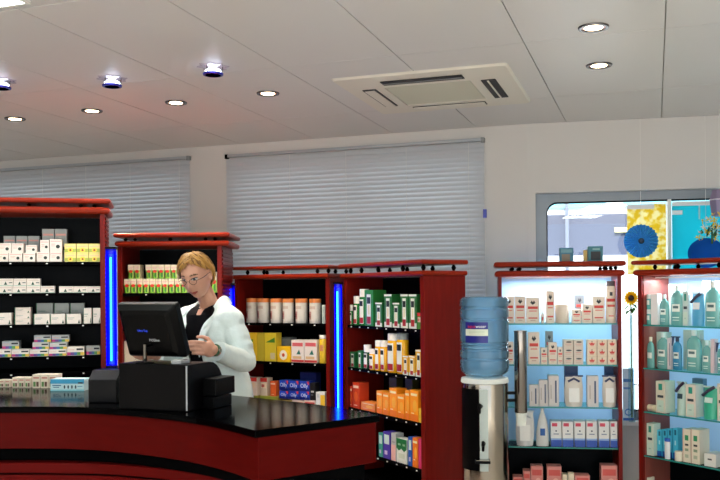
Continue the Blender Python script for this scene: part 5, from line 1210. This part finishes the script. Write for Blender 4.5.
# glasses
gl = MB(); GM = mat('glasses_metal', '#5A5048', .25, .9)
ey = -.098
for sx in (1, -1): gl.tube([HM @ Vector((sx*.030 + .021*math.cos(2*math.pi*k/20), ey - .004 + .004*abs(math.cos(2*math.pi*k/20)), .004 + .015*math.sin(2*math.pi*k/20))) for k in range(20)], .0013, GM, 6, closed=True)
gl.tube([HM @ Vector((x, ey - .006, .008)) for x in (-.010, 0, .010)], .0013, GM, 6)
for sx in (1, -1): gl.tube([HM @ Vector(q) for q in ((sx*.051, ey, .008), (sx*.073, -.06, .010), (sx*.080, 0, .012), (sx*.079, .02, .0))], .0014, GM, 6)
gp = gl.build('glasses', per)
lm = MB()
for sx in (1, -1): lm.add([HM @ Vector((sx*.030 + .0205*math.cos(2*math.pi*k/16), ey - .003, .004 + .0145*math.sin(2*math.pi*k/16))) for k in range(16)], [tuple(range(16))], glassy('lens_glass', '#F6F6F4', .08, .0) if 'lens_glass' not in MATS else MATS['lens_glass'])
lm.build('lens', gp)
# dark top, trousers, shoes
tp_ = MB(); oval(tp_, [(cx, cy, z, a + .008, c_ + .008) for cx, cy, z, a, c_ in TR[1:6]] + [(0, -.03, 1.305, .150, .098), (0, -.027, 1.338, .108, .088), (0, -.02, 1.362, .072, .072)], mat('black_knit', '#08070B', .8, spec=.1))
for i, q in enumerate(tp_.v):
    fr = max(0, -(q[1] + .03)/.11) if q[2] > 1.22 else 0
    tp_.v[i] = (q[0], q[1], q[2] - .055*min(1, fr*1.5)*max(0, 1 - abs(q[0])/.07) if q[2] > 1.32 else q[2])
tp_.build('top', per)
tr_ = MB(); TRM = mat('dark_trousers', '#1A1B22', .8)
oval(tr_, [(0, .03, .82, .15, .115), (0, .03, .93, .178, .122), (0, .02, 1.0, .155, .11)], TRM)
for sx in (1, -1): tr_.cap((sx*.085, .035, .86), (sx*.085, .01, .48), .094, .066, TRM, 18); tr_.cap((sx*.085, .01, .48), (sx*.085, .04, .11), .066, .056, TRM, 16)
me = remeshed(tr_, .008, 2); o = bpy.data.objects.new('trousers', me); COL.objects.link(o); o.parent = per
for sx in (1, -1):
    b = MB(); b.ball((sx*.088, -.035, .038), (.045, .125, .037), mat('shoe_leather', '#121212', .4), 20, 12); b.build('shoe', per)
# white coat: open front shell, sleeves, collar and lapels, then joined into one cloth
co = MB()
CR = [(-.005, 1.352, .085, .074, 58), (-.015, 1.335, .135, .092, 48), (-.022, 1.305, .182, .108, 36), (-.03, 1.25, .190, .124, 26), (-.025, 1.18, .184, .132, 20), (-.01, 1.08, .174, .126, 18), (.01, 1.0, .184, .134, 18), (.025, .92, .205, .145, 20), (.025, .80, .22, .155, 23), (.02, .66, .235, .165, 22), (.02, .55, .245, .17, 22)]
seg = 44; tk = .011; v = []
for cy, z, a, c_, op in CR:
    for lay in (0, 1):
        for k in range(seg + 1):
            th = R(-90 + op + (360 - 2*op)*k/seg); w_ = 1 + .018*math.sin(th*9 + z*14)*(1 if z < 1.1 else .3)
            v.append((((a + tk*lay)*math.cos(th))*w_, cy + ((c_ + tk*lay)*math.sin(th))*w_, z))
nn = seg + 1; f = []
for i in range(len(CR) - 1):
    o0, o1 = i*2*nn, (i + 1)*2*nn
    for k in range(seg): f += [(o0 + k, o1 + k, o1 + k + 1, o0 + k + 1), (o0 + nn + k, o0 + nn + k + 1, o1 + nn + k + 1, o1 + nn + k)]
    f += [(o0, o0 + nn, o1 + nn, o1), (o0 + seg, o1 + seg, o1 + nn + seg, o0 + nn + seg)]
e0 = (len(CR) - 1)*2*nn
for k in range(seg): f += [(k, k + 1, nn + k + 1, nn + k), (e0 + k, e0 + nn + k, e0 + nn + k + 1, e0 + k + 1)]
co.add(v, f, COATM, True)
def sleeve(S_, E_, W_):
    S_, E_, W_ = Vector(S_), Vector(E_), Vector(W_); pts, rad = [], []
    for q in range(9): pts.append(S_.lerp(E_, q/9)); rad.append(.070 - .010*q/9 + .0035*math.sin(q*2.3))
    for q in range(8):
        pts.append(E_.lerp(W_, (q + .3)/8.6)); rad.append(.060 - .012*q/8 + .003*math.sin(q*2.9 + 1))
    # round the elbow
    sm = [pts[0]] + [(pts[i-1] + pts[i]*2 + pts[i+1])/4 for i in range(1, len(pts) - 1)] + [pts[-1]]
    co.tube(sm, rad, COATM, 20); co.ball(S_ + Vector((0, 0, -.004)), (.076, .078, .068), COATM, 16, 10)
sleeve(SL + Vector((-.006, 0, -.012)), EL, WRL); sleeve(SR + Vector((.006, 0, -.012)), ER, WRR)
# shoulders' slope towards the neck
for sx in (1, -1): co.cap((sx*.15, -.025, 1.300), (sx*.075, -.008, 1.345), .056, .034, COATM, 16)
me = remeshed(co, .0055, 3, 'lab_coat')
for p in me.polygons: p.use_smooth = True
for vv in me.vertices:
    q = noise.noise(vv.co*Vector((9, 9, 5)).x*1.4 + Vector((3, 1, 2))); vv.co += Vector((q, noise.noise(vv.co*11), 0))*.007
o = bpy.data.objects.new('lab_coat', me); COL.objects.link(o); o.parent = per
coat = o
# collar and lapels
for sx in (1, -1):
    b = MB(); L1 = [(sx*.056, .060, 1.405), (sx*.064, .012, 1.412), (sx*.068, -.045, 1.385), (sx*.070, -.095, 1.31), (sx*.058, -.148, 1.24), (sx*.050, -.166, 1.16), (sx*.048, -.152, 1.08)]
    L2 = [(sx*.066, .085, 1.35), (sx*.108, .02, 1.362), (sx*.130, -.045, 1.348), (sx*.142, -.105, 1.30), (sx*.128, -.155, 1.235), (sx*.098, -.170, 1.16), (sx*.066, -.158, 1.08)]
    v = [p_ for a, c_ in zip(L1, L2) for p_ in (a, c_)]
    fc = [(2*i, 2*i + 1, 2*i + 3, 2*i + 2) for i in range(len(L1) - 1)]
    b.add(v, fc if sx < 0 else [q[::-1] for q in fc], COATM, True); o = b.build('lapel', coat); s_ = o.modifiers.new('t', 'SOLIDIFY'); s_.thickness = .006; s_.offset = 0
    u_ = o.modifiers.new('s', 'SUBSURF'); u_.levels = u_.render_levels = 2
# cuff and watch
d_ = (WRL - EL).normalized(); b = MB(); b.tube([WRL - d_*.045, WRL - d_*.012], [.052, .049], COATM, 24); o = b.build('cuff', coat)
b = MB(); M = Matrix.Translation(WRL + d_*.006) @ d_.to_track_quat('Z', 'Y').to_matrix().to_4x4()
b.lathe([(.0285, -.006), (.031, -.005), (.031, .005), (.0285, .006)], P('#2E5A3A'), 20, M=M); b.ball((.031, 0, 0), (.004, .012, .012), STEEL, 12, 8, M=M); b.build('wristwatch', per)

# ------------------------------------------------------------------ light
wd_ = bpy.data.worlds.new('sky'); SC.world = wd_; wd_.use_nodes = True
bg = wd_.node_tree.nodes['Background']; bg.inputs[0].default_value = (.80, .90, 1, 1); bg.inputs[1].default_value = 1.6
sun = bpy.data.lights.new('sun', 'SUN'); sun.energy = 9; sun.angle = R(2); sun.color = (1, .97, .92)
so = bpy.data.objects.new('sun', sun); COL.objects.link(so); so.rotation_euler = (R(50), 0, R(-12))

# ------------------------------------------------------------------ camera
cam = bpy.data.cameras.new('camera'); cam.sensor_width = 36; cam.lens = F*36/720; cam.shift_y = (PY - 240)/720; cam.clip_start = .05
co_ = bpy.data.objects.new('camera', cam); COL.objects.link(co_); co_.location = (0, 0, EYE)
co_.matrix_world = Matrix.Translation((0, 0, EYE)) @ Matrix.Rotation(R(90), 4, 'X') @ Matrix.Rotation(-ROLL, 4, 'Z')
SC.camera = co_
SC.view_settings.view_transform = 'Standard'; SC.view_settings.look = 'None'; SC.view_settings.gamma = 1; SC.view_settings.use_curve_mapping = False
SC.view_settings.exposure = 0.42
